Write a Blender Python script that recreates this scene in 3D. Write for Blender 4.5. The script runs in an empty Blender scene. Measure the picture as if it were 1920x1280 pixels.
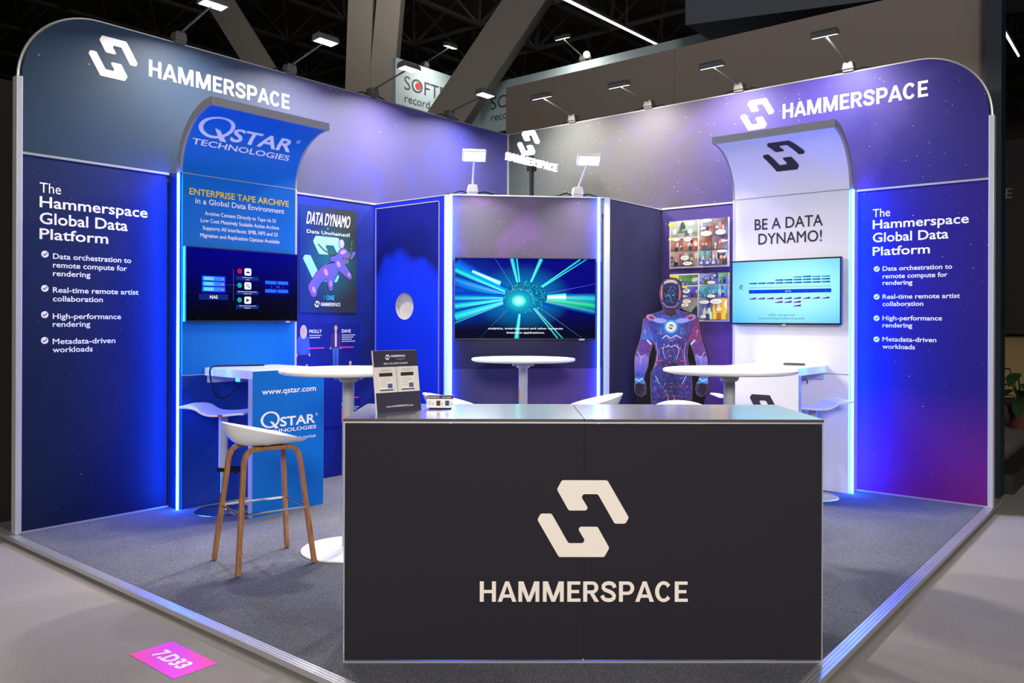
import bpy, bmesh, math, random, os
from mathutils import Matrix, Vector
random.seed(7)
SC = bpy.context.scene
COL = SC.collection
PI = math.pi

# ------------------------------------------------------------------ camera, world, lights, exposure
CAM = Vector((7.0787, 5.8794, 1.4141))
YAW, ROLL, FPX, HZ = 3.8291, .0035, 1526.016, 599.421
fw = Vector((math.cos(YAW), math.sin(YAW), 0))
rt = Vector((math.sin(YAW), -math.cos(YAW), 0))
up = Vector((0, 0, 1))
rt, up = rt*math.cos(ROLL)+up*math.sin(ROLL), up*math.cos(ROLL)-rt*math.sin(ROLL)
cd = bpy.data.cameras.new('camera')
cd.sensor_fit = 'HORIZONTAL'; cd.sensor_width = 36; cd.lens = FPX/1920*36
cd.shift_y = (HZ-640)/1920; cd.clip_end = 200
cam = bpy.data.objects.new('camera', cd); COL.objects.link(cam)
cam.matrix_world = Matrix(((rt.x, up.x, -fw.x, CAM.x), (rt.y, up.y, -fw.y, CAM.y), (rt.z, up.z, -fw.z, CAM.z), (0, 0, 0, 1)))
SC.camera = cam

w = bpy.data.worlds.new('hall_air'); SC.world = w; w.use_nodes = True
w.node_tree.nodes['Background'].inputs[0].default_value = (.9, .95, 1, 1)
w.node_tree.nodes['Background'].inputs[1].default_value = .02
SC.view_settings.view_transform = 'Standard'; SC.view_settings.look = 'None'
SC.view_settings.gamma = 1; SC.view_settings.use_curve_mapping = False
SC.view_settings.exposure = 0

def area(name, loc, target, power, sx, sy, color=(1, 1, 1), spread=PI):
    l = bpy.data.lights.new(name, 'AREA'); l.energy = power; l.color = color
    l.shape = 'RECTANGLE'; l.size = sx; l.size_y = sy; l.spread = spread
    o = bpy.data.objects.new(name, l); COL.objects.link(o); o.location = loc
    o.rotation_euler = (Vector(target)-Vector(loc)).to_track_quat('-Z', 'Y').to_euler()
    return o
# high-bay lighting of the hall, plus lamps added for counter, struts and roof
HALL = (1, .96, .91)
area('hall_area_light', (13.5, 11.3, 5.2), (4.3, 4.0, .4), 240, 3, 2, HALL, math.radians(75))  # low front lamp added to brighten the counter front
area('hall_area_light', (12.5, 3.0, 8.3), (8, 1.5, 0), 90, 8, 8, HALL)
area('hall_area_light', (2.5, 13, 8.3), (2.0, 8.5, 0), 90, 8, 8, HALL)
area('hall_area_light', (2.5, 3.0, 8.3), (2.5, 3.0, 0), 40, 4, 4, HALL)
area('hall_area_light', (-3, -3.5, 8.4), (-6.5, -8, 5), 75, 4, 4, HALL)  # unseen lamp added behind the booth to brighten the roof struts
area('added_roof_uplight', (-3.2, -3.7, 8.6), (-7, -8, 12), 90, 3, 3, HALL)  # unseen uplight added to brighten the roof trusses
area('added_roof_uplight', (4, 9, 7.5), (-2, 0, 12), 60, 3, 3, HALL)  # second uplight added for the roof steel

# ------------------------------------------------------------------ materials
def srgb(*c):
    if len(c) == 1: c = c[0]
    f = lambda v: v/12.92 if v <= .04045 else ((v+.055)/1.055)**2.4
    return tuple(f(v/255) for v in c[:3])
class NT:
    def __init__(s, name):
        s.m = bpy.data.materials.new(name); s.m.use_nodes = True
        s.t = s.m.node_tree; s.b = s.t.nodes['Principled BSDF']
    def n(s, typ, **kw):
        nd = s.t.nodes.new(typ)
        ins = kw.pop('ins', {})
        for k, v in kw.items(): setattr(nd, k, v)
        for k, v in ins.items():
            if hasattr(v, 'is_output') or isinstance(v, bpy.types.NodeSocket): s.t.links.new(v, nd.inputs[k])
            else: nd.inputs[k].default_value = v
        return nd
    def link(s, a, b): s.t.links.new(a, b)
    def math(s, op, a, b=0.0, c=None):
        nd = s.n('ShaderNodeMath', operation=op)
        for i, v in enumerate((a, b) if c is None else (a, b, c)):
            if isinstance(v, bpy.types.NodeSocket): s.link(v, nd.inputs[i])
            else: nd.inputs[i].default_value = v
        return nd.outputs[0]
    def mix(s, f, a, b, mode='MIX'):
        nd = s.n('ShaderNodeMix', data_type='RGBA', blend_type=mode)
        for i, v in ((0, f), (6, a), (7, b)):
            if isinstance(v, bpy.types.NodeSocket): s.link(v, nd.inputs[i])
            elif i == 0: nd.inputs[0].default_value = v
            else: nd.inputs[i].default_value = (*v[:3], 1)
        return nd.outputs[2]
    def ramp(s, fac, stops, interp='LINEAR'):
        nd = s.n('ShaderNodeValToRGB'); cr = nd.color_ramp; cr.interpolation = interp
        while len(cr.elements) > 1: cr.elements.remove(cr.elements[-1])
        for i, (p, c) in enumerate(stops):
            e = cr.elements[0] if i == 0 else cr.elements.new(p)
            e.position = p; e.color = (*c[:3], 1)
        if isinstance(fac, bpy.types.NodeSocket): s.link(fac, nd.inputs[0])
        return nd.outputs[0]
def plain(name, col, rough=.5, metal=0., spec=.5, emit=None, estr=0., coat=0., bump=0., bscale=300, vary=0., vscale=8):
    k = NT(name); b = k.b
    b.inputs['Base Color'].default_value = (*col, 1); b.inputs['Roughness'].default_value = rough
    b.inputs['Metallic'].default_value = metal; b.inputs['Specular IOR Level'].default_value = spec
    b.inputs['Coat Weight'].default_value = coat
    if emit: b.inputs['Emission Color'].default_value = (*emit, 1); b.inputs['Emission Strength'].default_value = estr
    if bump or vary:
        tc = k.n('ShaderNodeTexCoord')
        if bump:
            nz = k.n('ShaderNodeTexNoise', ins={'Vector': tc.outputs['Object'], 'Scale': bscale, 'Detail': 3.})
            bp = k.n('ShaderNodeBump', ins={'Strength': bump, 'Distance': .002, 'Height': nz.outputs['Fac']})
            k.link(bp.outputs[0], b.inputs['Normal'])
        if vary:
            nz = k.n('ShaderNodeTexNoise', ins={'Vector': tc.outputs['Object'], 'Scale': vscale, 'Detail': 5.})
            f = k.math('MULTIPLY_ADD', nz.outputs['Fac'], 2*vary, 1-vary)
            hs = k.n('ShaderNodeHueSaturation', ins={'Color': (*col, 1), 'Value': f})
            k.link(hs.outputs[0], b.inputs['Base Color'])
    return k.m
def galaxy(name, L, H, xs, zs=None, zmix=0., cloud=None, camt=.3, cscale=1.1, stars=1., rough=.55, seed=0., weave=True, cfade=None):
    """printed night-sky fabric: colours along the panel, clouds of a second ink, small stars"""
    k = NT(name); tc = k.n('ShaderNodeTexCoord'); sx = k.n('ShaderNodeSeparateXYZ', ins={0: tc.outputs['Object']})
    fx = k.math('DIVIDE', sx.outputs['X'], L); fz = k.math('DIVIDE', sx.outputs['Z'], H)
    off = k.n('ShaderNodeVectorMath', operation='ADD', ins={0: tc.outputs['Object'], 1: (seed, seed*.7, seed*.3)})
    nz = k.n('ShaderNodeTexNoise', ins={'Vector': off.outputs[0], 'Scale': cscale, 'Detail': 4., 'Roughness': .55})
    wob = k.math('MULTIPLY_ADD', nz.outputs['Fac'], .16, -.08)
    c = k.ramp(k.math('ADD', fx, wob), xs)
    if zs: c = k.mix(zmix, c, k.ramp(k.math('ADD', fz, wob), zs))
    if cloud:
        n2 = k.n('ShaderNodeTexNoise', ins={'Vector': off.outputs[0], 'Scale': cscale*1.7, 'Detail': 5., 'Roughness': .6, 'Distortion': .6})
        f = k.ramp(n2.outputs['Fac'], [(.48, (0, 0, 0)), (.72, (1, 1, 1))])
        if cfade: f = k.math('MULTIPLY', f, k.ramp(fx, [(cfade[0], (0, 0, 0)), (cfade[1], (1, 1, 1))]))
        c = k.mix(k.math('MULTIPLY', f, camt), c, cloud)
    if stars:
        for sc, r, br in ((9., .026, 1.), (24., .044, .75)):
            v = k.n('ShaderNodeTexVoronoi', ins={'Vector': off.outputs[0], 'Scale': sc})
            d = k.math('LESS_THAN', v.outputs['Distance'], r*stars*1.6)
            cs = k.n('ShaderNodeSeparateColor', ins={0: v.outputs['Color']})
            g = k.math('GREATER_THAN', cs.outputs[0], .55)
            c = k.mix(k.math('MULTIPLY', k.math('MULTIPLY', d, g), k.math('MULTIPLY', cs.outputs[1], br)), c, (.75, .78, .9))
    k.link(c, k.b.inputs['Base Color']); k.b.inputs['Roughness'].default_value = rough
    k.b.inputs['Specular IOR Level'].default_value = .25
    if weave:
        nw = k.n('ShaderNodeTexNoise', ins={'Vector': tc.outputs['Object'], 'Scale': 420., 'Detail': 1.})
        bp = k.n('ShaderNodeBump', ins={'Strength': .12, 'Distance': .002, 'Height': nw.outputs['Fac']})
        k.link(bp.outputs[0], k.b.inputs['Normal'])
    return k.m
def attr_mat(name, emit=0., rough=.5, spec=.3):
    k = NT(name); a = k.n('ShaderNodeAttribute', attribute_name='Col')
    if emit:
        k.b.inputs['Base Color'].default_value = (.002, .002, .003, 1); k.b.inputs['Roughness'].default_value = .12
        k.link(a.outputs['Color'], k.b.inputs['Emission Color']); k.b.inputs['Emission Strength'].default_value = emit
    else:
        k.link(a.outputs['Color'], k.b.inputs['Base Color']); k.b.inputs['Roughness'].default_value = rough
    k.b.inputs['Specular IOR Level'].default_value = .08 if emit else spec
    return k.m
M = {}
M['alu'] = plain('aluminium_rail', (.62, .62, .64), .35, .7)
M['aluw'] = plain('pale_aluminium_post', (.55, .55, .56), .4, .3)
M['white_print'] = plain('white_printed_ink', (.86, .85, .84), .6, spec=.2)
M['yellow_print'] = plain('yellow_printed_ink', srgb(238, 205, 70), .6, spec=.2)
M['dark_print'] = plain('dark_printed_ink', srgb(52, 46, 58), .6, spec=.2)
M['pink_print'] = plain('pink_printed_line', srgb(215, 60, 190), .6, spec=.2)
M['white_gloss'] = plain('white_lacquer', (.82, .81, .78), .22, spec=.5, vary=.02)
M['white_plastic'] = plain('white_shell_plastic', (.80, .79, .77), .38, spec=.45)
M['white_panel'] = plain('white_display_panel', (.74, .73, .74), .5, bump=.05)
M['grey_edge'] = plain('grey_edge_band', (.27, .27, .265), .5)
M['black'] = plain('matt_black', (.006, .006, .007), .6, spec=.15)
M['blackp'] = plain('black_plastic', (.015, .015, .017), .3)
M['counter'] = plain('charcoal_counter_fabric', srgb(34, 31, 39), .7, spec=.2, bump=.1, bscale=350)
M['ctop'] = plain('brushed_counter_laminate', (.82, .82, .84), .16, .85, vary=.03, vscale=3)
M['ctopedge'] = plain('dark_worktop_edge', srgb(70, 58, 56), .4)
M['chrome'] = plain('polished_chrome', (.75, .75, .76), .12, 1.)
M['steel'] = plain('brushed_steel', (.5, .5, .5), .3, 1.)
M['greypaint'] = plain('light_grey_paint', (.42, .42, .43), .4)
M['lampgrey'] = plain('lamp_grey_housing', (.07, .068, .063), .45)
M['lampwhite'] = plain('lamp_pale_housing', (.62, .61, .58), .4)
M['strip'] = plain('led_strip', (1, 1, 1), emit=(.007, .085, 1), estr=220)
M['booth_strip'] = plain('booth_led_strip', (1, 1, 1), emit=(.010, .085, 1), estr=120)
M['lens'] = plain('flood_lens', (1, 1, 1), emit=(1, .94, .82), estr=9)
M['lineglow'] = plain('linear_lamp_glow', (1, 1, 1), emit=(1, .93, .84), estr=2.6)
M['spotglow'] = plain('spot_lamp_glow', (1, 1, 1), emit=(.95, .98, 1), estr=14)
M['signglow'] = plain('lit_sign_letters', (1, 1, 1), emit=(.88, .92, 1), estr=1.4)
M['signhalo'] = plain('lit_sign_sides', (1, 1, 1), emit=(.4, .55, 1), estr=1.2)
M['print'] = attr_mat('printed_artwork')
M['screen'] = attr_mat('lit_screen', 1.12)
M['red'] = plain('red_plastic', (.6, .03, .03), .4)
M['tape_blue'] = plain('blue_display_panel', srgb(0, 104, 190), .5, spec=.25, bump=.05)
M['tape_navy'] = plain('navy_display_panel', srgb(10, 45, 120), .5, spec=.25)
M['blue_frame'] = plain('blue_door_frame', srgb(10, 30, 190), .5, spec=.3)
M['taupe'] = plain('taupe_stand_wall', srgb(120, 110, 100), .7, bump=.05, vary=.04, vscale=1)
M['teal'] = plain('dark_teal_post', srgb(4, 30, 44), .5)
M['softwall'] = plain('pale_blue_stand_wall', srgb(172, 190, 196), .6)
M['strut'] = plain('grey_roof_strut', srgb(116, 110, 102), .7, vary=.08, vscale=2)
M['truss'] = plain('dark_roof_steel', srgb(74, 70, 64), .6)
M['roofdeck'] = plain('black_roof_deck', (.24, .225, .205), .9)
M['charcoal'] = plain('charcoal_hanging_cloth', srgb(78, 84, 92), .8)
M['darkstand'] = plain('dark_stand_panel', (.016, .015, .014), .5)
M['pot'] = plain('terracotta_pot', srgb(110, 60, 45), .7)
M['leaf'] = plain('plant_leaf', srgb(50, 78, 40), .5, vary=.3, vscale=20)
M['soil'] = plain('dark_soil', (.02, .015, .01), .9)
M['cardgrey'] = plain('cream_stand_front', srgb(190, 160, 110), .7)  # even cream for the counter front of the dark stand
def wood_mat():
    k = NT('bent_oak'); tc = k.n('ShaderNodeTexCoord')
    mp = k.n('ShaderNodeMapping', ins={'Vector': tc.outputs['Object'], 'Scale': (60., 60., 4.)})
    nz = k.n('ShaderNodeTexNoise', ins={'Vector': mp.outputs[0], 'Scale': 1.5, 'Detail': 5., 'Distortion': .8})
    c = k.ramp(nz.outputs['Fac'], [(.3, srgb(132, 88, 50)), (.7, srgb(182, 130, 82))])
    k.link(c, k.b.inputs['Base Color']); k.b.inputs['Roughness'].default_value = .45
    return k.m
M['wood'] = wood_mat()
def carpet_mat(name, c0, c1, sc=420, patch=.30):
    k = NT(name); tc = k.n('ShaderNodeTexCoord')
    nz = k.n('ShaderNodeTexNoise', ins={'Vector': tc.outputs['Object'], 'Scale': float(sc), 'Detail': 2.})
    n2 = k.n('ShaderNodeTexNoise', ins={'Vector': tc.outputs['Object'], 'Scale': 1.3, 'Detail': 6., 'Distortion': .8})
    c = k.ramp(nz.outputs['Fac'], [(.32, c0), (.68, c1)])
    f = k.math('MULTIPLY_ADD', n2.outputs['Fac'], 2*patch, 1-patch)
    hs = k.n('ShaderNodeHueSaturation', ins={'Color': c, 'Value': f})
    bp = k.n('ShaderNodeBump', ins={'Strength': .5, 'Distance': .004, 'Height': nz.outputs['Fac']})
    k.link(hs.outputs[0], k.b.inputs['Base Color']); k.link(bp.outputs[0], k.b.inputs['Normal'])
    k.b.inputs['Roughness'].default_value = .95; k.b.inputs['Specular IOR Level'].default_value = .1
    return k.m
M['carpet'] = carpet_mat('charcoal_carpet', srgb(48, 48, 52), srgb(126, 126, 134), 300)
M['hallfloor'] = carpet_mat('grey_hall_carpet', srgb(132, 126, 121), srgb(152, 146, 140), 260, .05)

# galaxy prints
M['g_up_left'] = galaxy('night_sky_print_upper_left', 5, 3.5,
    [(0, srgb(34, 56, 76)), (.28, srgb(40, 54, 78)), (.44, srgb(68, 70, 98)), (.6, srgb(80, 74, 124)), (.78, srgb(66, 64, 126)), (.95, srgb(50, 48, 94))],
    cloud=srgb(52, 66, 190), camt=.34, cscale=.9, seed=3.1, cfade=(.45, .62))
M['g_up_right'] = galaxy('night_sky_print_upper_right', 4.8, 3.5,
    [(0, srgb(58, 64, 66)), (.3, srgb(72, 71, 71)), (.46, srgb(70, 63, 84)), (.62, srgb(56, 46, 114)), (.82, srgb(30, 23, 102)), (1, srgb(40, 30, 104))],
    cloud=srgb(84, 64, 140), camt=.3, cscale=.9, seed=9.4, cfade=(.15, .4))
M['g_low_left'] = galaxy('night_sky_print_lower_left', 1, 2.5, [(0, srgb(8, 30, 54)), (.5, srgb(8, 22, 68)), (1, srgb(4, 8, 68))],
    zs=[(0, srgb(4, 12, 44)), (.4, srgb(6, 16, 58)), (1, srgb(20, 34, 86))], zmix=.5, stars=.8, seed=1.7)
M['g_poster_left'] = galaxy('night_sky_print_poster_bay', 1, 2.5, [(0, srgb(16, 44, 170)), (.5, srgb(18, 34, 130)), (1, srgb(26, 34, 104))],
    zs=[(0, srgb(10, 24, 100)), (.6, srgb(14, 28, 110)), (1, srgb(40, 56, 170))], zmix=.4, cloud=srgb(40, 70, 220), camt=.3, stars=.7, seed=5.2)
M['g_low_right'] = galaxy('night_sky_print_lower_right', .95, 2.5, [(0, srgb(8, 34, 124)), (.5, srgb(18, 16, 106)), (1, srgb(40, 14, 98))],
    zs=[(0, srgb(140, 22, 116)), (.14, srgb(112, 22, 126)), (.34, srgb(24, 16, 108)), (1, srgb(32, 20, 112))], zmix=.55, stars=.8, seed=7.9)
M['g_poster_right'] = galaxy('night_sky_print_comic_bay', .8, 2.5, [(0, srgb(52, 46, 96)), (.5, srgb(60, 46, 112)), (1, srgb(72, 46, 128))],
    zs=[(0, srgb(70, 36, 110)), (.5, srgb(84, 50, 132)), (1, srgb(58, 52, 108))], zmix=.5, cloud=srgb(96, 64, 170), camt=.3, stars=.9, seed=2.2)
M['g_closet_front'] = galaxy('night_sky_print_booth_front', 1.37, 2.5, [(0, srgb(74, 74, 88)), (.5, srgb(78, 70, 92)), (1, srgb(70, 60, 88))],
    zs=[(0, srgb(44, 40, 70)), (.35, srgb(56, 46, 84)), (.8, srgb(82, 76, 92)), (1, srgb(80, 78, 88))], zmix=.5, cloud=srgb(120, 78, 160), camt=.4, cscale=1.3, stars=.9, seed=12.3)
M['g_closet_low'] = galaxy('night_sky_print_booth_lower', 1.37, 1., [(0, srgb(40, 44, 80)), (.5, srgb(60, 50, 92)), (1, srgb(74, 50, 112))],
    cloud=srgb(90, 56, 130), camt=.4, cscale=1.3, stars=.9, seed=4.3)
M['g_closet_mid'] = galaxy('night_sky_print_booth_dark_band', 1.37, 1., [(0, srgb(16, 18, 52)), (1, srgb(26, 20, 60))], stars=.6, seed=6.3)
M['g_closet_right'] = galaxy('night_sky_print_booth_side', 1, 2.5, [(0, srgb(48, 48, 78)), (1, srgb(46, 44, 82))], cloud=srgb(60, 56, 110), camt=.3, stars=.9, seed=8.8)
def door_mat():
    k = NT('blue_smoke_print'); tc = k.n('ShaderNodeTexCoord'); sx = k.n('ShaderNodeSeparateXYZ', ins={0: tc.outputs['Object']})
    nz = k.n('ShaderNodeTexNoise', ins={'Vector': tc.outputs['Object'], 'Scale': 2.6, 'Detail': 4., 'Roughness': .5})
    hump = k.math('MULTIPLY', k.math('ABSOLUTE', k.math('SUBTRACT', sx.outputs['X'], .42)), .55)
    z = k.math('ADD', k.math('MULTIPLY_ADD', nz.outputs['Fac'], .7, -.35), k.math('ADD', sx.outputs['Z'], hump))
    c = k.ramp(k.math('DIVIDE', z, 2.5), [(.0, srgb(8, 36, 190)), (.70, srgb(8, 50, 224)), (.80, srgb(8, 42, 208)), (.85, srgb(4, 12, 100)), (1, srgb(6, 16, 120))])
    k.link(c, k.b.inputs['Base Color']); k.b.inputs['Roughness'].default_value = .5; k.b.inputs['Specular IOR Level'].default_value = .25
    return k.m
M['door'] = door_mat()

# ------------------------------------------------------------------ mesh builders
class MB:
    def __init__(s): s.v, s.f, s.mi, s.c = [], [], [], []
    def add(s, vs, fs, mi=0, col=None):
        o = len(s.v); s.v += [tuple(v) for v in vs]
        for f in fs:
            s.f.append([i+o for i in f]); s.mi.append(mi)
            if col is None: s.c.append([(1, 1, 1)]*len(f))
            elif isinstance(col[0], (int, float)): s.c.append([col]*len(f))
            else: s.c.append([col[i] for i in f])
        return s
    def box(s, x0, x1, y0, y1, z0, z1, mi=0):
        v = [(x, y, z) for z in (z0, z1) for y in (y0, y1) for x in (x0, x1)]
        return s.add(v, [(0, 2, 3, 1), (4, 5, 7, 6), (0, 1, 5, 4), (2, 6, 7, 3), (0, 4, 6, 2), (1, 3, 7, 5)], mi)
    def prism(s, pts, y0, y1, mi=0, axis='y'):
        """extrude a 2-D outline (x, z) between y0 and y1"""
        n = len(pts)
        if axis == 'y': a = [(x, y0, z) for x, z in pts]; b = [(x, y1, z) for x, z in pts]
        elif axis == 'z': a = [(x, y, y0) for x, y in pts]; b = [(x, y, y1) for x, y in pts]
        else: a = [(y0, x, z) for x, z in pts]; b = [(y1, x, z) for x, z in pts]
        fs = [tuple(range(n)), tuple(range(2*n-1, n-1, -1))]+[(i, i+n, (i+1) % n+n, (i+1) % n) for i in range(n)]
        return s.add(a+b, fs, mi)
    def tube(s, pts, r, n=10, mi=0, caps=True, closed=False):
        pts = [Vector(p) for p in pts]; rs = r if isinstance(r, (list, tuple)) else [r]*len(pts)
        N = len(pts); rings = []; last = None
        for i, p in enumerate(pts):
            if closed: d = pts[(i+1) % N]-pts[i-1]
            else: d = pts[min(i+1, N-1)]-pts[max(i-1, 0)]
            d.normalize()
            if last is None:
                a = Vector((0, 0, 1)) if abs(d.z) < .9 else Vector((1, 0, 0)); u = d.cross(a).normalized()
            else: u = (last-d*last.dot(d)).normalized()
            last = u; v = d.cross(u)
            rings.append([p+(u*math.cos(2*PI*k/n)+v*math.sin(2*PI*k/n))*rs[i] for k in range(n)])
        vs = [q for ring in rings for q in ring]; fs = []
        for i in range(N if closed else N-1):
            j = (i+1) % N
            for k in range(n): fs.append((i*n+k, i*n+(k+1) % n, j*n+(k+1) % n, j*n+k))
        if caps and not closed: fs += [tuple(range(n-1, -1, -1)), tuple((N-1)*n+k for k in range(n))]
        return s.add(vs, fs, mi)
    def lathe(s, prof, n=48, mi=0, cx=0, cy=0):
        vs = []; fs = []; K = len(prof)
        for r, z in prof:
            for k in range(n): vs.append((cx+r*math.cos(2*PI*k/n), cy+r*math.sin(2*PI*k/n), z))
        for i in range(K-1):
            for k in range(n): fs.append((i*n+k, i*n+(k+1) % n, (i+1)*n+(k+1) % n, (i+1)*n+k))
        fs += [tuple(range(n-1, -1, -1)), tuple((K-1)*n+k for k in range(n))]
        return s.add(vs, fs, mi)
    def strip(s, pts, w, t, mi=0):
        """flat bent plywood bar along pts (list of (point, across-vector)); w across, t thick"""
        P = [Vector(p) for p, _ in pts]; A = [Vector(a).normalized() for _, a in pts]; vs = []; fs = []
        for i, p in enumerate(P):
            d = (P[min(i+1, len(P)-1)]-P[max(i-1, 0)]).normalized(); a = (A[i]-d*A[i].dot(d)).normalized(); b = d.cross(a)
            vs += [p+a*w/2+b*t/2, p-a*w/2+b*t/2, p-a*w/2-b*t/2, p+a*w/2-b*t/2]
        for i in range(len(P)-1):
            for k in range(4): fs.append((i*4+k, i*4+(k+1) % 4, i*4+4+(k+1) % 4, i*4+4+k))
        e = (len(P)-1)*4; fs += [(3, 2, 1, 0), (e, e+1, e+2, e+3)]
        return s.add(vs, fs, mi)
    def build(s, name, mats, parent=None, smooth=False, bevel=0., angle=40, solid=0.):
        me = bpy.data.meshes.new(name)
        me.from_pydata(s.v, [], s.f)
        if not isinstance(mats, (list, tuple)): mats = [mats]
        for m in mats: me.materials.append(M[m] if isinstance(m, str) else m)
        for p, i in zip(me.polygons, s.mi): p.material_index = i
        if any(any(c != (1, 1, 1) for c in fc) for fc in s.c):
            at = me.color_attributes.new('Col', 'FLOAT_COLOR', 'CORNER'); k = 0
            for fc in s.c:
                for c in fc: at.data[k].color = (*c, 1); k += 1
        else:
            bm = bmesh.new(); bm.from_mesh(me); bmesh.ops.recalc_face_normals(bm, faces=bm.faces); bm.to_mesh(me); bm.free()
        if smooth:
            for p in me.polygons: p.use_smooth = True
            me.set_sharp_from_angle(angle=math.radians(angle))
        o = bpy.data.objects.new(name, me); COL.objects.link(o)
        if parent: o.parent = parent
        if solid: md = o.modifiers.new('thick', 'SOLIDIFY'); md.thickness = solid; md.offset = -1
        if bevel: md = o.modifiers.new('bevel', 'BEVEL'); md.width = bevel; md.segments = 2; md.limit_method = 'ANGLE'
        return o
def empty(name, loc, rz=0):
    o = bpy.data.objects.new(name, None); COL.objects.link(o); o.empty_display_size = .1
    o.location = loc; o.rotation_euler = (0, 0, rz); return o
def tag(o, label=None, cat=None, group=None, kind=None):
    for k, v in (('label', label), ('category', cat), ('group', group), ('kind', kind)):
        if v: o[k] = v
    return o
def dup(root, loc, rz, label):
    r = root.copy(); COL.objects.link(r); r.location = loc; r.rotation_euler = (0, 0, rz); r['label'] = label
    for ch in list(root.children):
        c = ch.copy(); COL.objects.link(c); c.parent = r
        for g in ch.children:
            d = g.copy(); COL.objects.link(d); d.parent = c
    return r

# ------------------------------------------------------------------ lettering
_tc = {}; _nb = {}
def text_geo(body, bold=0.):
    key = (body, bold)
    if key in _tc: return _tc[key]
    cu = bpy.data.curves.new('t', 'FONT'); cu.body = body; cu.resolution_u = 3
    cu.fill_mode = 'FRONT'
    o = bpy.data.objects.new('t', cu); COL.objects.link(o)
    dg = bpy.context.evaluated_depsgraph_get(); me = o.evaluated_get(dg).to_mesh()
    vs = [(v.co.x, v.co.y) for v in me.vertices]; fs = [tuple(p.vertices) for p in me.polygons]
    o.evaluated_get(dg).to_mesh_clear(); bpy.data.objects.remove(o); bpy.data.curves.remove(cu)
    _nb[key] = len(vs)
    if bold > 0:   # heavier weight: stroke the outline of the regular letters
        k = bold*.46; ed = {}
        for f in fs:
            for a, b in zip(f, f[1:]+f[:1]): ed[(a, b)] = 1
        vs = list(vs); fs = list(fs)
        for (a, b) in ed:
            if (b, a) in ed: continue
            p, q = Vector(vs[a]), Vector(vs[b]); d = q-p
            if d.length < 1e-7: continue
            d = d.normalized()*k; n = Vector((-d.y, d.x)); o_ = len(vs); e = .55
            vs += [tuple(p-d*e-n), tuple(q+d*e-n), tuple(q+d-n*.4), tuple(q+d+n*.4), tuple(q+d*e+n), tuple(p-d*e+n), tuple(p-d+n*.4), tuple(p-d-n*.4)]
            fs.append(tuple(range(o_, o_+8)))
    if body != 'H':
        cap = text_geo('H', bold)[2]
    else: cap = max(v[1] for v in vs)-min(v[1] for v in vs)
    x0 = min(v[0] for v in vs); x1 = max(v[0] for v in vs)
    r = ([((x-x0)/cap, y/cap) for x, y in vs], fs, cap if body == 'H' else (x1-x0)/cap)
    _tc[key] = r; return r
def text2d(body, x, z, cap, width=None, align='L', bold=.02, shear=0.):
    vs, fs, w = text_geo(body, bold)
    if body == 'H': w = max(v[0] for v in vs)
    sx = width/w if width else cap
    tw = w*sx; ox = x-(0 if align == 'L' else tw/2 if align == 'C' else tw)
    return [(ox+vx*sx+shear*vy*cap, z+vy*cap) for vx, vy in vs], fs
def fillet(pts, r, n=3):
    out = []; N = len(pts)
    for i in range(N):
        p = Vector(pts[i]); a = Vector(pts[i-1])-p; b = Vector(pts[(i+1) % N])-p
        k = min(r, a.length*.45, b.length*.45); a = p+a.normalized()*k; b = p+b.normalized()*k
        for j in range(n+1):
            t = j/n; out.append(tuple(a*(1-t)**2+p*2*t*(1-t)+b*t*t))
    return out
_LT = [(850, 230), (868, 197), (1032, 197), (1110, 331), (1098, 353), (1059, 353), (998, 247), (945, 247), (939, 258), (962, 296), (956, 306), (893, 306)]
LOGO = []
for sgn in (1, -1):
    LOGO.append(fillet([(sgn*(x-945)/276, sgn*-(y-335)/276) for x, y in _LT], .022))
def logo2d(cx, cz, w, h):
    """two interlocked angular hooks; unit size 1.196 wide, 1 high"""
    return [[(cx+x*w/1.196, cz+z*h) for x, z in pc] for pc in LOGO]
def _arc(cx, cz, rx, rz, a0, a1, n): return [(cx+rx*math.cos(math.radians(a0+(a1-a0)*k/n)), cz+rz*math.sin(math.radians(a0+(a1-a0)*k/n))) for k in range(n+1)]
def _band(a, b): return [[a[k], a[k+1], b[k+1], b[k]] for k in range(len(a)-1)]
def _rc(x0, x1, z0, z1): return [(x0, z0), (x1, z0), (x1, z1), (x0, z1)]
def _bowl(zb, zm, xe):
    """round shoulder of P and R: band between z = 1 and zb"""
    r, ri = (1-zb)/2, (1-zb)/2-.16; c = (1+zb)/2
    return _band([(.2, 1), (xe-r, 1)]+_arc(xe-r, c, r, r, 90, -90, 14)+[(.2, zb)], [(.2, .84), (xe-r, .84)]+_arc(xe-r, c, r-.19, ri, 90, -90, 14)+[(.2, zb+.16)])
def _scurve():
    P = [(.75, .69), (.715, .82), (.60, .90), (.44, .92), (.28, .885), (.19, .80), (.18, .69), (.25, .60), (.38, .545), (.53, .49), (.66, .41), (.73, .30), (.71, .18), (.60, .10), (.44, .078), (.27, .11), (.17, .19), (.12, .315)]
    L, Q = [], []
    for i, p in enumerate(P):
        d = (Vector(P[min(i+1, len(P)-1)])-Vector(P[max(i-1, 0)])).normalized(); n = Vector((-d.y, d.x))*.095
        L.append((p[0]+n.x, p[1]+n.y)); Q.append((p[0]-n.x, p[1]-n.y))
    return _band(L, Q)
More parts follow.
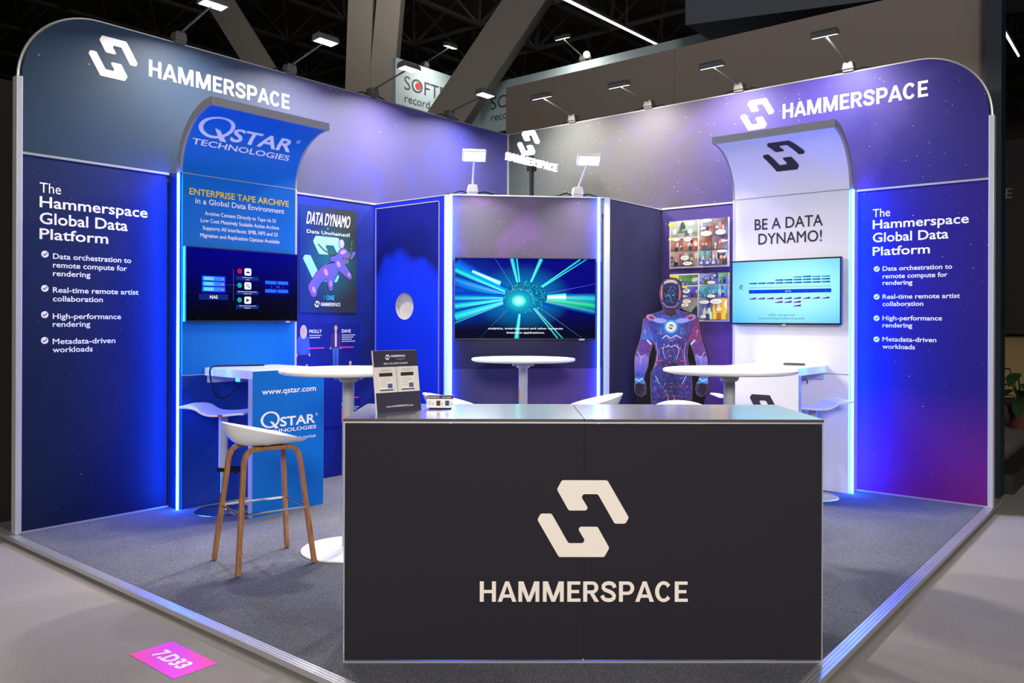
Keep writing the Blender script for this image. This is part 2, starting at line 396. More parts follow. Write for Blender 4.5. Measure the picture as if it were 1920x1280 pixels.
GLYPH = {
 'H': (.99, [_rc(.09, .29, 0, 1), _rc(.70, .90, 0, 1), _rc(.29, .70, .42, .58)]),
 'A': (.95, [[(0, 0), (.215, 0), (.4725, .78), (.57, 1), (.375, 1)], [(.945, 0), (.73, 0), (.4725, .78), (.375, 1), (.57, 1)], [(.27, .2), (.675, .2), (.62, .36), (.325, .36)]]),
 'M': (1.23, [_rc(.09, .28, 0, 1), _rc(.95, 1.14, 0, 1), [(.09, 1), (.345, 1), (.705, 0), (.525, 0)], [(1.14, 1), (.885, 1), (.525, 0), (.705, 0)]]),
 'E': (.80, [_rc(.09, .29, 0, 1), _rc(.29, .74, .84, 1), _rc(.29, .68, .42, .58), _rc(.29, .75, 0, .16)]),
 'P': (.91, [_rc(.09, .29, 0, 1)]+_bowl(.34, 0, .86)),
 'R': (.92, [_rc(.09, .29, 0, 1)]+_bowl(.40, 0, .85)+[[(.40, .44), (.61, .44), (.89, 0), (.665, 0)]]),
 'C': (.95, _band(_arc(.48, .5, .43, .515, 40, 320, 30), _arc(.48, .5, .225, .345, 33, 327, 30))),
 'S': (.88, _scurve())}
def wordmark(x, z, cap, width, word='HAMMERSPACE'):
    """the stand owner's wordmark in heavy grotesque capitals -> list of flat polygons"""
    tot = sum(GLYPH[c][0] for c in word)-.13; k = width/tot; o = x-.045*k; out = []
    for c in word:
        adv, ps = GLYPH[c]; out += [[(o+px*k, z+pz*cap) for px, pz in q] for q in ps]; o += adv*k
    return out
class Print(MB):
    """flat print in the local x-z plane facing -y, in layers"""
    def __init__(s, y=-.0015, step=.0004): super().__init__(); s.y = y; s.step = step
    def layer(s): s.y -= s.step; return s
    def poly(s, pts, col=None, mi=0):
        s.y -= 5e-6   # ink on ink: no two shapes share one plane
        return s.add([(x, s.y, z) for x, z in pts], [tuple(range(len(pts)))], mi, col)
    def rect(s, x0, x1, z0, z1, col=None, mi=0): return s.poly([(x0, z0), (x1, z0), (x1, z1), (x0, z1)], col, mi)
    def ell(s, cx, cz, rx, rz, col=None, n=20, mi=0, rot=0.):
        c, q = math.cos(rot), math.sin(rot); P = []
        for k in range(n):
            a = 2*PI*k/n; x, z = rx*math.cos(a), rz*math.sin(a); P.append((cx+x*c-z*q, cz+x*q+z*c))
        return s.poly(P, col, mi)
    def line(s, pts, wd, col=None, mi=0):
        for (x0, z0), (x1, z1) in zip(pts, pts[1:]):
            d = Vector((x1-x0, z1-z0)); 
            if d.length < 1e-6: continue
            n = Vector((-d.y, d.x)).normalized()*wd/2
            s.poly([(x0-n.x, z0-n.y), (x1-n.x, z1-n.y), (x1+n.x, z1+n.y), (x0+n.x, z0+n.y)], col, mi)
        return s
    def text(s, *a, col=None, mi=0, **k):
        vs, fs = text2d(*a, **k); nb = _nb[(a[0], k.get('bold', .02))]; s.y -= 5e-6
        s.add([(x, s.y if i < nb else s.y-6e-6*(1+(i-nb)//8 % 11), z) for i, (x, z) in enumerate(vs)], fs, mi, col); s.y -= 7e-5
        return s
    def logo(s, cx, cz, w, h, col=None, mi=0):
        for pc in logo2d(cx, cz, w, h): s.poly(pc, col, mi)
        return s
    def word(s, x, z, cap, width, col=None, mi=0):
        for q in wordmark(x, z, cap, width): s.poly(q, col, mi)
        return s
    def grid(s, x0, x1, z0, z1, nx, nz, fn):
        for j in range(nz):
            for i in range(nx):
                q = [(x0+(x1-x0)*(i+a)/nx, z0+(z1-z0)*(j+b)/nz) for a, b in ((0, 0), (1, 0), (1, 1), (0, 1))]
                s.add([(x, s.y, z) for x, z in q], [(0, 1, 2, 3)], 0, [fn(x, z) for x, z in q])
        return s
def lerp(a, b, t): t = max(0, min(1, t)); return tuple(x+(y-x)*t for x, y in zip(a, b))

def place_text(name, parent, rows, mat, y=-.0015, bold=.02):
    for r in rows:
        kw = dict(r[4]) if len(r) > 4 else {}
        o = Print(y).text(r[0], r[1], r[2], r[3], **{'bold': bold, **kw}).build(name, mat, parent)
    return o

# ------------------------------------------------------------------ the hall
m = MB(); m.box(-60, 40, -60, 40, -.12, -.045)
tag(m.build('floor', 'hallfloor'), 'grey carpeted floor of the exhibition hall', 'floor', kind='structure')
U1, V1 = 5.01, 4.767
plat = empty('stand_platform', (0, 0, -.045))
tag(plat, 'low charcoal carpeted platform with metal edging under the whole booth', 'platform')
m = MB(); m.box(-.42, U1+.0, -.42, V1-.04, .016, .045); m.build('carpet', 'carpet', plat)
m = MB()
m.box(U1, U1+.055, -.42, V1+.02, .016, .043); m.box(-.42, U1+.055, V1-.04, V1+.02, .016, .043)
for k in range(3):
    m.box(U1+.008+.016*k, U1+.014+.016*k, -.42, V1+.012, .043, .045); m.box(-.42, U1+.05, V1-.032+.016*k, V1-.026+.016*k, .043, .045)
m.build('edge_trim', 'alu', plat)
m = MB(); m.box(-.4, U1+.005, -.4, V1-.025, .0005, .016); m.build('plinth', 'black', plat)  # recessed base, coloured black to paint the shadow gap under the trim

stk = empty('floor_sticker', (5.302, 2.547, -.045), PI/2)
tag(stk, 'pink floor sticker with white stand number on grey hall carpet', 'sticker')
p = Print(); p.step = 0
def flat(pr, zoff):   # turn an x-z print into an x-y one lying on the floor
    pr.v = [(x, z, zoff-.0015-y) for x, y, z in pr.v]; return pr
pk = lambda x, z: lerp(srgb(232, 60, 205), srgb(255, 70, 150), (abs(x/.19*.6+z/.1*.6))**1.5)
p.grid(-.188, .188, -.098, .098, 8, 6, pk); flat(p, .0015).build('sheet', 'print', stk)
p = Print(); p.text('7.D33', 0, -.036, .072, width=.235, align='C', bold=.07, shear=.0); flat(p, .0022).build('lettering', 'white_print', stk)

# ------------------------------------------------------------------ booth walls (local x: viewer's right, y: into the wall, z: up)
def rounded_top(x0, x1, z0, z1, side, r):
    a = [(x0, z0), (x1, z0)]
    arc = [(r-r*math.cos(t), r*math.sin(t)) for t in [PI/2*i/14 for i in range(15)]]
    if side == 'L': return a+[(x1, z1)]+[(x0+dx, z1-r+dz) for dx, dz in reversed(arc)]
    return a+[(x1-dx, z1-r+dz) for dx, dz in arc]+[(x0, z1)]
HT = 3.5035
wl = tag(empty('wall_left', (U1, 0, 0), PI), 'tall dark blue night-sky printed wall on the left of the booth', 'wall', kind='structure')
R = .5
m = MB(); m.prism(rounded_top(.015, U1, 2.508, HT-.006, 'L', R), 0, .05); m.build('upper_panel', 'g_up_left', wl)
m = MB(); m.box(.02, 1.0, 0, .05, 0, 2.492); m.build('lower_panel', 'g_low_left', wl)
pb = empty('tmp', (0, 0, 0)); bpy.data.objects.remove(pb)
m = MB(); m.box(0, 1.04, 0, .05, 0, 2.492); o = m.build('poster_bay_panel', 'g_poster_left', wl); o.location = (2.04, 0, 0)
m = MB(); m.box(1.0, 2.06, .02, .05, 0, 2.492); m.box(3.04, 5.01, .02, .05, 0, 2.492); m.build('back_panel', 'darkstand', wl)
m = MB(); m.box(0, 1.02, -.006, .055, 2.492, 2.508); m.box(2.04, 3.08, -.006, .055, 2.492, 2.508)
m.box(.02, 1.02, -.005, .0, 0.0, .012)
top = rounded_top(.0, U1, 2.5, HT, 'L', R+.015)[2:]
top = top+[(0.0, 2.5)]
m.tube([(x, .025, z) for x, z in top], .012, 8); m.build('frame_rail', 'alu', wl)
m = MB(); m.box(-.02, .018, -.012, .06, 0, 3.0); m.build('end_post', 'aluw', wl, bevel=.004)
p = Print(); p.logo(.607, 3.266, .345, .285); p.build('logo', 'white_print', wl)
Print().word(.859, 3.201, .122, 1.225).build('lettering', 'white_print', wl)
def platform_text(parent, x0, xb, xt, zs, rows, wds):
    P = [('The', x0, zs[0], .066, {'width': .134, 'bold': -.0}), ('Hammerspace', x0, zs[1], .074, {'width': wds[0]}),
         ('Global Data', x0, zs[2], .077, {'width': wds[1]}), ('Platform', x0, zs[3], .072, {'width': wds[2]})]
    for t, z, wd in rows: P.append((t, xt, z, .037, {'width': wd, 'bold': .03}))
    place_text('lettering', parent, P, 'white_print', bold=.03)
    q = Print(); q2 = Print(-.0022)
    for z in (1.843, 1.614, 1.438, 1.265):
        q.ell(xb, z, .023, .023, n=24); q2.line([(xb-.011, z), (xb-.003, z-.009), (xb+.015, z+.012)], .006)
    q.build('bullet_disc', 'white_print', parent); q2.build('tick_mark', 'dark_print', parent)
platform_text(wl, .124, .158, .208, (2.254, 2.156, 2.046, 1.944),
    [('Data orchestration to', 1.816, .53), ('remote compute for', 1.757, .50), ('rendering', 1.70, .245), ('Real-time remote artist', 1.588, .585), ('collaboration', 1.529, .33),
     ('High-performance', 1.41, .458), ('rendering', 1.357, .245), ('Metadata-driven', 1.24, .418), ('workloads', 1.184, .262)], (.733, .588, .45))

wr = tag(empty('wall_right', (0, 0, 0), PI/2), 'tall violet night-sky printed wall on the right of the booth', 'wall', kind='structure')
m = MB(); m.prism(rounded_top(0.0, V1-.015, 2.508, HT-.006, 'R', R), 0, .05); m.build('upper_panel', 'g_up_right', wr)
m = MB(); m.box(0, .965, 0, .05, 0, 2.492); o = m.build('lower_panel', 'g_low_right', wr); o.location = (3.79, 0, 0)
m = MB(); m.box(0, .85, 0, .05, 0, 2.492); o = m.build('comic_bay_panel', 'g_poster_right', wr); o.location = (1.96, 0, 0)
m = MB(); m.box(.0, 1.96, .02, .05, 0, 2.492); m.box(2.81, 3.79, .02, .05, 0, 2.492); m.build('back_panel', 'darkstand', wr)
m = MB(); m.box(1.96, 2.81, -.006, .055, 2.492, 2.508); m.box(3.79, V1, -.006, .055, 2.492, 2.508); m.box(3.79, V1, -.005, 0, 0, .012)
top = rounded_top(0.0, V1, 2.5, HT, 'R', R+.015)[1:]
m.tube([(x, .025, z) for x, z in top], .012, 8); m.build('frame_rail', 'alu', wr)
m = MB(); m.box(V1-.016, V1+.022, -.012, .06, 0, 2.98); m.build('end_post', 'aluw', wr, bevel=.004)
m = MB(); m.box(-.012, .012, -.012, .0, 2.5, HT); m.build('corner_rail', 'alu', wr)
p = Print(); p.logo(2.922, 3.277, .315, .268); p.build('logo', 'white_print', wr)
Print().word(3.153, 3.20, .127, 1.172).build('lettering', 'white_print', wr)
platform_text(wr, 3.916, 3.948, 3.994, (2.27, 2.174, 2.064, 1.954),
    [('Data orchestration to', 1.826, .51), ('remote compute for', 1.764, .478), ('rendering', 1.71, .225), ('Real-time remote artist', 1.597, .565), ('collaboration', 1.538, .305),
     ('High-performance', 1.422, .44), ('rendering', 1.364, .225), ('Metadata-driven', 1.25, .40), ('workloads', 1.19, .245)], (.702, .562, .43))

# ------------------------------------------------------------------ curved display towers
CA, CB = .435, .43        # curve reach and rise
def curve_pt(s, off=0.):
    """arc length s above z 2.5 -> (out, z) on the inner face; off moves behind the face"""
    t = s/((CA+CB)/2); nx, nz = -math.cos(t), math.sin(t)
    return (CA*(1-math.cos(t))+off*nx, 2.5+CB*math.sin(t)+off*nz)
SMAX = .66
def bend(pr, lift):
    """wrap a flat print standing above z = 2.5 on the curved face"""
    me = bpy.data.meshes.new('b'); me.from_pydata(pr.v, [], pr.f); bm = bmesh.new(); bm.from_mesh(me)
    for k in range(1, 28):
        bmesh.ops.bisect_plane(bm, geom=bm.verts[:]+bm.edges[:]+bm.faces[:], plane_co=(0, 0, 2.5+SMAX*k/27), plane_no=(0, 0, 1))
    vs, fs = [], []
    for i, v in enumerate(bm.verts):
        v.index = i; s = max(0, v.co.z-2.5); e = lift-.0015-v.co.y; o, z = curve_pt(s, -e); vs.append((v.co.x, -o if s > 0 else -e, z))
    fs = [[v.index for v in f.verts] for f in bm.faces]; bm.free(); bpy.data.meshes.remove(me)
    q = MB(); q.add(vs, fs); return q
def tower(name, loc, rz, W, face_m, low_m, led_side, seam):
    t = empty(name, loc, rz)
    m = MB(); m.box(.02, W-.02, 0, .165, seam+.004, 2.492); m.build('front_panel', face_m, t)
    m = MB(); m.box(.02, W-.02, 0, .165, 0.0, seam-.004); m.build('lower_panel', low_m, t)
    m = MB()   # curved canopy skin with thick edge band
    n = 24; prof = [curve_pt(SMAX*k/n) for k in range(n+1)]; back = [curve_pt(SMAX*k/n, .055) for k in range(n+1)]
    a = [(.02, -o, z) for o, z in prof]; b = [(W-.02, -o, z) for o, z in prof]
    m.add(a+b, [(k, k+1, n+1+k+1, n+1+k) for k in range(n)]); m.build('canopy', face_m, t, smooth=True)
    m = MB()
    for x0, x1 in ((0, .02), (W-.02, W)):
        va = [(x0, -o, z) for o, z in prof]+[(x0, -o, z) for o, z in back]; vb = [(x1, y, z) for _, y, z in va]; N = n+1
        fs = []
        for k in range(n): fs += [(k, k+1, N+k+1, N+k), (2*N+k, 3*N+k, 3*N+k+1, 2*N+k+1), (k, 2*N+k, 2*N+k+1, k+1), (N+k, N+k+1, 3*N+k+1, 3*N+k)]
        fs += [(0, N, 3*N, 2*N), (n, 2*N+n, 3*N+n, N+n)]
        m.add(va+vb, fs)
    a = [(.02, -o, z) for o, z in back]; b = [(W-.02, -o, z) for o, z in back]
    m.add(a+b, [(k, n+1+k, n+1+k+1, k+1) for k in range(n)])
    oe, ze = curve_pt(SMAX); m.box(0, W, -oe-.012, -oe+.004, ze-.004, ze+.056)
    m.build('edge_band', 'grey_edge', t)
    for z0_, z1_ in ((2.492, 2.5), (seam-.003, seam+.003)): m = MB(); m.box(.02, W-.02, -.0018, 0, z0_, z1_); m.build('joint_rail', 'alu', t)
    m = MB()
    xs = (0, .02) if led_side == 'R' else (W-.02, W)
    m.box(xs[0], xs[1], -.004, .165, 0, 2.495); m.build('corner_post', 'aluw', t, bevel=.003)
    xl = W if led_side == 'R' else 0.; sg = 1 if led_side == 'R' else -1
    m = MB(); m.box(min(xl, xl-sg*.02), max(xl, xl-sg*.02), .012, .165, 0, 2.495); m.build('side_panel', 'tape_navy' if led_side == 'L' else 'aluw', t)
    m = MB(); m.tube([(xl+sg*.009, .007, .004), (xl+sg*.009, .007, 2.49)], .0085, 10); m.build('light_strip', 'strip', t, smooth=True)
    return t
tl = tower('display_tower', (3.99, .165, 0), PI, 1.03, 'tape_blue', 'tape_navy', 'L', .993)
tag(tl, 'blue display tower with curved canopy top on the left wall', 'display tower')
place_text('lettering', tl, [('in a Global Data Environment', .12, 2.281, .042, {'width': .785}),
    ('Archive Content Directly to Tape via S3', .198, 2.20, .029, {'width': .626}), ('Low Cost Massively Scalable Active Archive', .164, 2.145, .029, {'width': .69}),
    ('Supports All Interfaces: SMB, NFS and S3', .181, 2.089, .029, {'width': .66}), ('Migration and Replication Options Available', .16, 2.032, .029, {'width': .70})], 'white_print', bold=.022)
o = place_text('headline', tl, [('ENTERPRISE TAPE ARCHIVE', .073, 2.343, .049, {'width': .875, 'bold': .036})], 'yellow_print'); o['label'] = 'yellow headline lettering'
def star_logo(p, x, z, w, h, parent, mat, wrap=None, tail=None):
    """wordmark: big ring letter with a slanted tail, wide letters, a second line below; each piece a part"""
    fin = lambda q, nm: (wrap(q) if wrap else q).build(nm, mat, parent)
    rx, rz, cx, cz = .165*w, .375*h, x+.165*w, z+.625*h; n = 40; q = Print(p)
    out = [(cx+rx*math.cos(2*PI*k/n), cz+rz*math.sin(2*PI*k/n)) for k in range(n)]
    inn = [(cx+rx*.76*math.cos(2*PI*k/n)+.01*rx, cz+rz*.80*math.sin(2*PI*k/n)) for k in range(n)]
    for k in range(n): q.poly([out[k], out[(k+1) % n], inn[(k+1) % n], inn[k]])
    q.layer().poly([(cx-.01*w, cz-.06*h), (cx+.045*w, cz-.10*h), (cx+.15*w, cz-.42*h), (cx+.085*w, cz-.42*h)]); fin(q, 'logo')
    fin(Print(p).text('STAR', x+.335*w, z+.275*h, .43*h, width=.64*w, bold=.05), 'lettering')
    fin(Print(p).text('®', x+.985*w, z+.60*h, .12*h, bold=0), 'lettering')
    fin(Print(p).text('TECHNOLOGIES', x, z, .165*h, width=w, bold=.035), 'lettering')
    if tail: fin(Print(p).text(tail, x+.02*w, z-.42*h, .12*h, width=.97*w, bold=.02), 'lettering')
star_logo(-.0015, .054, 2.722, .85, .287, tl, 'white_print', wrap=lambda q: bend(q, .0022))

tr = tower('display_tower', (.165, 2.768, 0), PI/2, 1.03, 'white_panel', 'white_panel', 'R', .974)
tag(tr, 'white display tower with curved canopy top on the right wall', 'display tower')
place_text('lettering', tr, [('BE A DATA', .204, 2.213, .096, {'width': .594}), ('DYNAMO!', .238, 2.083, .096, {'width': .552})], 'dark_print', bold=.02)
p = Print(); p.logo(.517, 2.865, .363, .316); q = bend(p, .0022); q.build('logo', 'dark_print', tr)

# ------------------------------------------------------------------ storage booth in the corner
bo = tag(empty('storage_booth', (0, 0, 0), 0), 'angled corner storage booth with blue door and lit edges', 'storage booth')
A = Vector((1.975, .985, 0)); B = Vector((.985, 1.94, 0)); WD = (B-A).length
def sub_frame(name, mbs, mats, loc, rz, parent, **k):
    o = mbs.build(name, mats, parent, **k); o.location = loc; o.rotation_euler = (0, 0, rz); return o
DZ = math.atan2((B-A).y, (B-A).x)
m = MB(); m.box(.03, WD-.03, 0, .04, 1.93, 2.492); sub_frame('front_panel', m, 'g_closet_front', A, DZ, bo)
m = MB(); m.box(.03, WD-.03, 0, .04, .991, 1.93); sub_frame('middle_panel', m, 'g_closet_mid', A, DZ, bo)
m = MB(); m.box(.03, WD-.03, 0, .04, 0, .989); sub_frame('lower_panel', m, 'g_closet_low', A, DZ, bo)
m = MB(); m.box(.0, WD, -.006, .045, 2.492, 2.502); sub_frame('top_rail', m, 'alu', A, DZ, bo)
for x, s in ((-.045, 1), (WD-.005, -1)):
    m = MB(); m.box(x, x+.05, .002, .06, 0, 2.495); sub_frame('corner_post', m, 'greypaint', A, DZ, bo, bevel=.004)
for x in (.012, WD-.062):
    m = MB(); m.tube([(x if x < .5 else WD-.06, -.016, .01), (x if x < .5 else WD-.06, -.016, 2.49)], .0105, 10); sub_frame('light_strip', m, 'booth_strip', A, DZ, bo, smooth=True)
# right flank, along the right-hand wall direction
m = MB(); m.box(0, .955, 0, .04, 0, 2.492); sub_frame('side_panel', m, 'g_closet_right', (.965, 1.95, 0), PI, bo)
m = MB(); m.box(-.0, .965, -.006, .045, 2.492, 2.502); sub_frame('top_rail', m, 'alu', (.965, 1.95, 0), PI, bo)
# door flank: local x runs out from the left wall
m = MB(); m.box(0, .03, 0, .04, 0, 2.492); m.box(.865, .96, 0, .04, 0, 2.492); m.box(.03, .865, 0, .04, 2.455, 2.492)
dfr = sub_frame('door_frame', m, 'blue_frame', (1.975, .0, 0), PI/2, bo)
m = MB(); m.box(.026, .034, -.006, 0, 0, 2.455); m.box(.858, .866, -.006, 0, 0, 2.455); m.box(.026, .866, -.006, 0, 2.448, 2.456)
m.box(0, .96, -.006, .045, 2.492, 2.502); sub_frame('door_trim', m, 'alu', (1.975, 0, 0), PI/2, bo)
# door leaf with a round opening
HX, HZc, HRX, HRZ = .421, 1.534, .118, .122
n = 48; m = MB()
outer = []
for k in range(n):
    a = 2*PI*k/n; dx, dz = math.cos(a), math.sin(a)
    tx = ((.858-HX) if dx > 0 else (HX-.034))/max(abs(dx), 1e-6); tz = ((2.448-HZc) if dz > 0 else (HZc-.01))/max(abs(dz), 1e-6)
    tt = min(tx, tz); outer.append((HX+dx*tt, HZc+dz*tt))
for cxn, czn in ((.034, .01), (.858, .01), (.858, 2.448), (.034, 2.448)):
    i = min(range(n), key=lambda k: (outer[k][0]-cxn)**2+(outer[k][1]-czn)**2); outer[i] = (cxn, czn)
hole = [(HX+HRX*math.cos(2*PI*k/n), HZc+HRZ*math.sin(2*PI*k/n)) for k in range(n)]
v = [(x, 0, z) for x, z in outer]+[(x, 0, z) for x, z in hole]+[(x, .035, z) for x, z in hole]
m.add(v, [(k, (k+1) % n, n+(k+1) % n, n+k) for k in range(n)], 0)
m.add(v, [(n+k, n+(k+1) % n, 2*n+(k+1) % n, 2*n+k) for k in range(n)], 1)
door = sub_frame('door', m, ['door', 'aluw'], (1.975, 0, 0), PI/2, bo)
m = MB(); m.lathe([(HRX*1.25, 0), (HRX*1.25, .006)], 32); pn = m.build('porthole_pane', plain('frosted_pale_pane', (.62, .60, .55), .35), door)
pn.rotation_euler = (PI/2, 0, 0); pn.location = (HX, .045, HZc); pn['label'] = 'round pale pane in the blue door'
m = MB(); m.tube([(-.01, -.03, 1.054), (-.01, 0.0, 1.054)], .022, 12); sub_frame('door_knob', m, 'steel', (1.975, 0, 0), PI/2, bo, smooth=True)

# ------------------------------------------------------------------ televisions
def television(name, loc, rz, W, H, label, art, bez=.012, depth=.04, bezel='blackp', bar=None):
    t = tag(empty(name, loc, rz), label, 'television', 'wall screens of the booth')
    m = MB(); m.box(0, W, 0, depth, 0, H); m.build('casing', bezel, t, bevel=.004)
    m = MB(); f = .004
    for x0, x1, z0, z1 in ((0, bez, 0, H), (W-bez, W, 0, H), (bez, W-bez, 0, bez*1.3), (bez, W-bez, H-bez, H)): m.box(x0, x1, -f, 0, z0, z1)
    m.build('bezel', bezel if bar is None else bar, t)
    p = Print(-.0008, .00012); art(p, bez, W-bez, bez*1.3, H-bez); p.build('screen', 'screen', t)
    m = MB(); m.box(W*.88 if bar else W*.485, W*.92 if bar else W*.515, -.005, 0, -.006, .006); m.build('sensor', 'greypaint', t)
    m = MB(); m.box(W*.3, W*.7, depth, depth+.018, H*.25, H*.75); m.build('wall_mount', 'black', t)
    return t
rnd = random.Random(3)
def art_storage(p, x0, x1, z0, z1):
    W, H = x1-x0, z1-z0; X = lambda u: x0+u*W; Z = lambda v: z1-v*H
    def bg(x, z):
        u, v = (x-x0)/W, (z1-z)/H
        c = lerp(srgb(0, 0, 128), srgb(0, 0, 60), v*1.6); c = lerp(c, srgb(0, 0, 2), (v-.4)*2.0)
        return lerp(c, srgb(0, 0, 100), max(0, .35-u)*1.2*(1-v))
    p.grid(x0, x1, z0, z1, 14, 10, bg); p.layer()
    for k in range(60): 
        u, v, r = rnd.random(), rnd.random(), rnd.choice((.0008, .0012, .002)); p.ell(X(u), Z(v), r, r, srgb(90, 100, 190), 6)
    def R(u0, u1, v0, v1, c): p.rect(X(u0), X(u1), Z(v1), Z(v0), c)
    R(.12, .33, .37, .62, srgb(0, 10, 170)); R(.68, .925, .39, .61, srgb(0, 0, 130)); p.layer()
    for i in range(3):
        v = .386+.074*i
        p.add([(X(.13), p.y, Z(v+.06)), (X(.32), p.y, Z(v+.06)), (X(.32), p.y, Z(v)), (X(.13), p.y, Z(v))], [(0, 1, 2, 3)], 0, [srgb(0, 160, 255), srgb(70, 110, 255), srgb(70, 110, 255), srgb(0, 160, 255)])
    R(.10, .35, .633, .712, srgb(12, 36, 120))
    for v in (.365, .57, .775): R(.42, .625, v, v+.055, srgb(14, 44, 130))
    for u0, u1 in ((.687, .795), (.805, .91)):
        for v in (.412, .537): R(u0, u1, v, v+.048, srgb(40, 110, 255))
    for v in (.245, .447, .655): 
        p.poly(fillet([(X(.494), Z(v+.104)), (X(.556), Z(v+.104)), (X(.556), Z(v)), (X(.494), Z(v))], .012), srgb(250, 250, 255))
    for v, c in ((.29, srgb(225, 20, 40)), (.495, srgb(20, 190, 170)), (.705, srgb(20, 190, 170))): p.ell(X(.45), Z(v), .019, .019, c, 20)
    p.line([(X(.395), Z(.27)), (X(.395), Z(.72))], .0015, srgb(120, 130, 200)); p.line([(X(.34), Z(.495)), (X(.43), Z(.495))], .0012, srgb(90, 100, 180))
    for u0, u1 in ((.745, .745), (.86, .86)): p.line([(X(u0), Z(.46)), (X(u1), Z(.54))], .0012, srgb(90, 120, 220))
    p.line([(X(.79), Z(.475)), (X(.83), Z(.52))], .002, srgb(90, 120, 220)); p.line([(X(.83), Z(.475)), (X(.79), Z(.52))], .002, srgb(90, 120, 220)); p.layer()
    for i in range(3):
        for j in range(9): R(.145+.009*j, .149+.009*j, .394+.074*i, .437+.074*i, srgb(160, 250, 255))
        p.ell(X(.30), Z(.418+.074*i), .004, .004, srgb(235, 245, 255), 10)
    wt = srgb(245, 247, 255)
    p.text('NAS', X(.225), Z(.695), .025, align='C', bold=.03, col=wt)
    for v, a, b in ((.385, 'Performance', 'at Scale'), (.59, 'Standards-based Deployment', 'and Ease of Use'), (.795, 'Data Governance and', 'Management')):
        p.text(a, X(.522), Z(v), .0075, width=.085 if a[0] == 'P' else .165 if a[0] == 'S' else .14, align='C', bold=.02, col=wt)
        p.text(b, X(.522), Z(v+.03), .0075, align='C', bold=.02, col=wt)
    p.line([(X(.441), Z(.276)), (X(.459), Z(.304))], .003, srgb(80, 0, 10)); p.line([(X(.459), Z(.276)), (X(.441), Z(.304))], .003, srgb(80, 0, 10))
    for v in (.495, .705): p.line([(X(.440), Z(v)), (X(.447), Z(v+.014)), (X(.461), Z(v-.015))], .004, srgb(0, 50, 70))
    nv = srgb(24, 50, 130)
    p.poly([(X(.505)+.0, Z(.315))]+[(X(.525)+.019*math.cos(a), Z(.315)+.014*math.sin(a)) for a in [PI*k/8 for k in range(8, -1, -1)]], nv)
    p.ell(X(.522), Z(.492), .012, .012, nv, 14); p.ell(X(.537), Z(.52), .006, .006, nv, 8)
    p.poly([(X(.51), Z(.735)), (X(.545), Z(.707)), (X(.51), Z(.68))], nv)
    p.layer().ell(X(.522), Z(.492), .007, .007, srgb(250, 250, 255), 12)
television('television', (3.978, .226, 1.392), PI, .985, .558, 'television on blue tower with dark server diagram on screen', art_storage, bez=.008, bar='blackp')

def art_slide(p, x0, x1, z0, z1):
    W, H = x1-x0, z1-z0; X = lambda u: x0+u*W; Z = lambda v: z1-v*H
    def bg(x, z):
        u, v = (x-x0)/W, (z1-z)/H
        d = math.hypot((u-.58)/.62, (v-.45)/.62)
        return lerp(srgb(178, 255, 250), srgb(60, 178, 250), (d-.35)*1.0)
    p.grid(x0, x1, z0, z1, 16, 10, bg); p.layer()
    xs = [.165+.0842*i for i in range(9)]
    rows = {0: [.345], 1: [.345], 2: [.345], 3: [.30, .345], 4: [.30, .345], 5: [.255, .30, .345], 6: [.255, .30, .345], 7: [.255, .30, .345], 8: [.255, .30, .345]}
    for i, vs in rows.items():
        for j, v in enumerate(vs):
            thin = v < .27 and i != 6
            p.add([(X(xs[i]), p.y, Z(v+.024)), (X(xs[i]+.076), p.y, Z(v+.024)), (X(xs[i]+.076), p.y, Z(v+(.008 if thin else 0))), (X(xs[i]), p.y, Z(v+(.008 if thin else 0)))],
                  [(0, 1, 2, 3)], 0, [srgb(30, 150, 200), srgb(10, 50, 150), srgb(10, 50, 150), srgb(30, 150, 200)])
    p.line([(X(.163), Z(.425)), (X(.925), Z(.425))], .003, srgb(110, 60, 130))
    p.rect(X(.163), X(.925), Z(.522), Z(.462), srgb(4, 64, 226))
    for i in range(9): p.line([(X(xs[i]+.038), Z(.375)), (X(xs[i]+.038), Z(.56))], .0009, srgb(120, 150, 190))
    low = {0: 1, 1: 1, 2: 1, 3: 2, 4: 2, 5: 3, 6: 1, 7: 1, 8: 1}
    for i, nrow in low.items():
        for j in range(nrow):
            v = .585+.06*j; hh = .034 if i < 6 else .018
            p.add([(X(xs[i]), p.y, Z(v+.034)), (X(xs[i]+.07), p.y, Z(v+.034)), (X(xs[i]+.07), p.y, Z(v)), (X(xs[i]), p.y, Z(v+.034-hh*.4))], [(0, 1, 2, 3)], 0,
                  [srgb(60, 60, 170), srgb(150, 50, 170), srgb(70, 20, 120), srgb(150, 170, 230)])
    ink = srgb(24, 44, 62)
    p.logo(X(.085), Z(.405), .036, .03, ink); p.text('HAMMERSPACE', X(.085), Z(.455), .006, width=.065, align='C', bold=.02, col=ink)
    p.layer().text('DATA', X(.54), Z(.505), .014, align='C', bold=.02, col=srgb(190, 225, 255))
    p.text('GPUs, storage, and', X(.475), Z(.885), .016, width=.22, align='C', bold=0., col=srgb(40, 80, 90))
    p.text('and networking hardware to provide', X(.475), Z(.94), .016, width=.40, align='C', bold=0., col=srgb(40, 80, 90))
television('television', (.226, 2.783, 1.380), PI/2, .955, .562, 'television on white tower with pale blue chart on screen', art_slide, bez=.012)

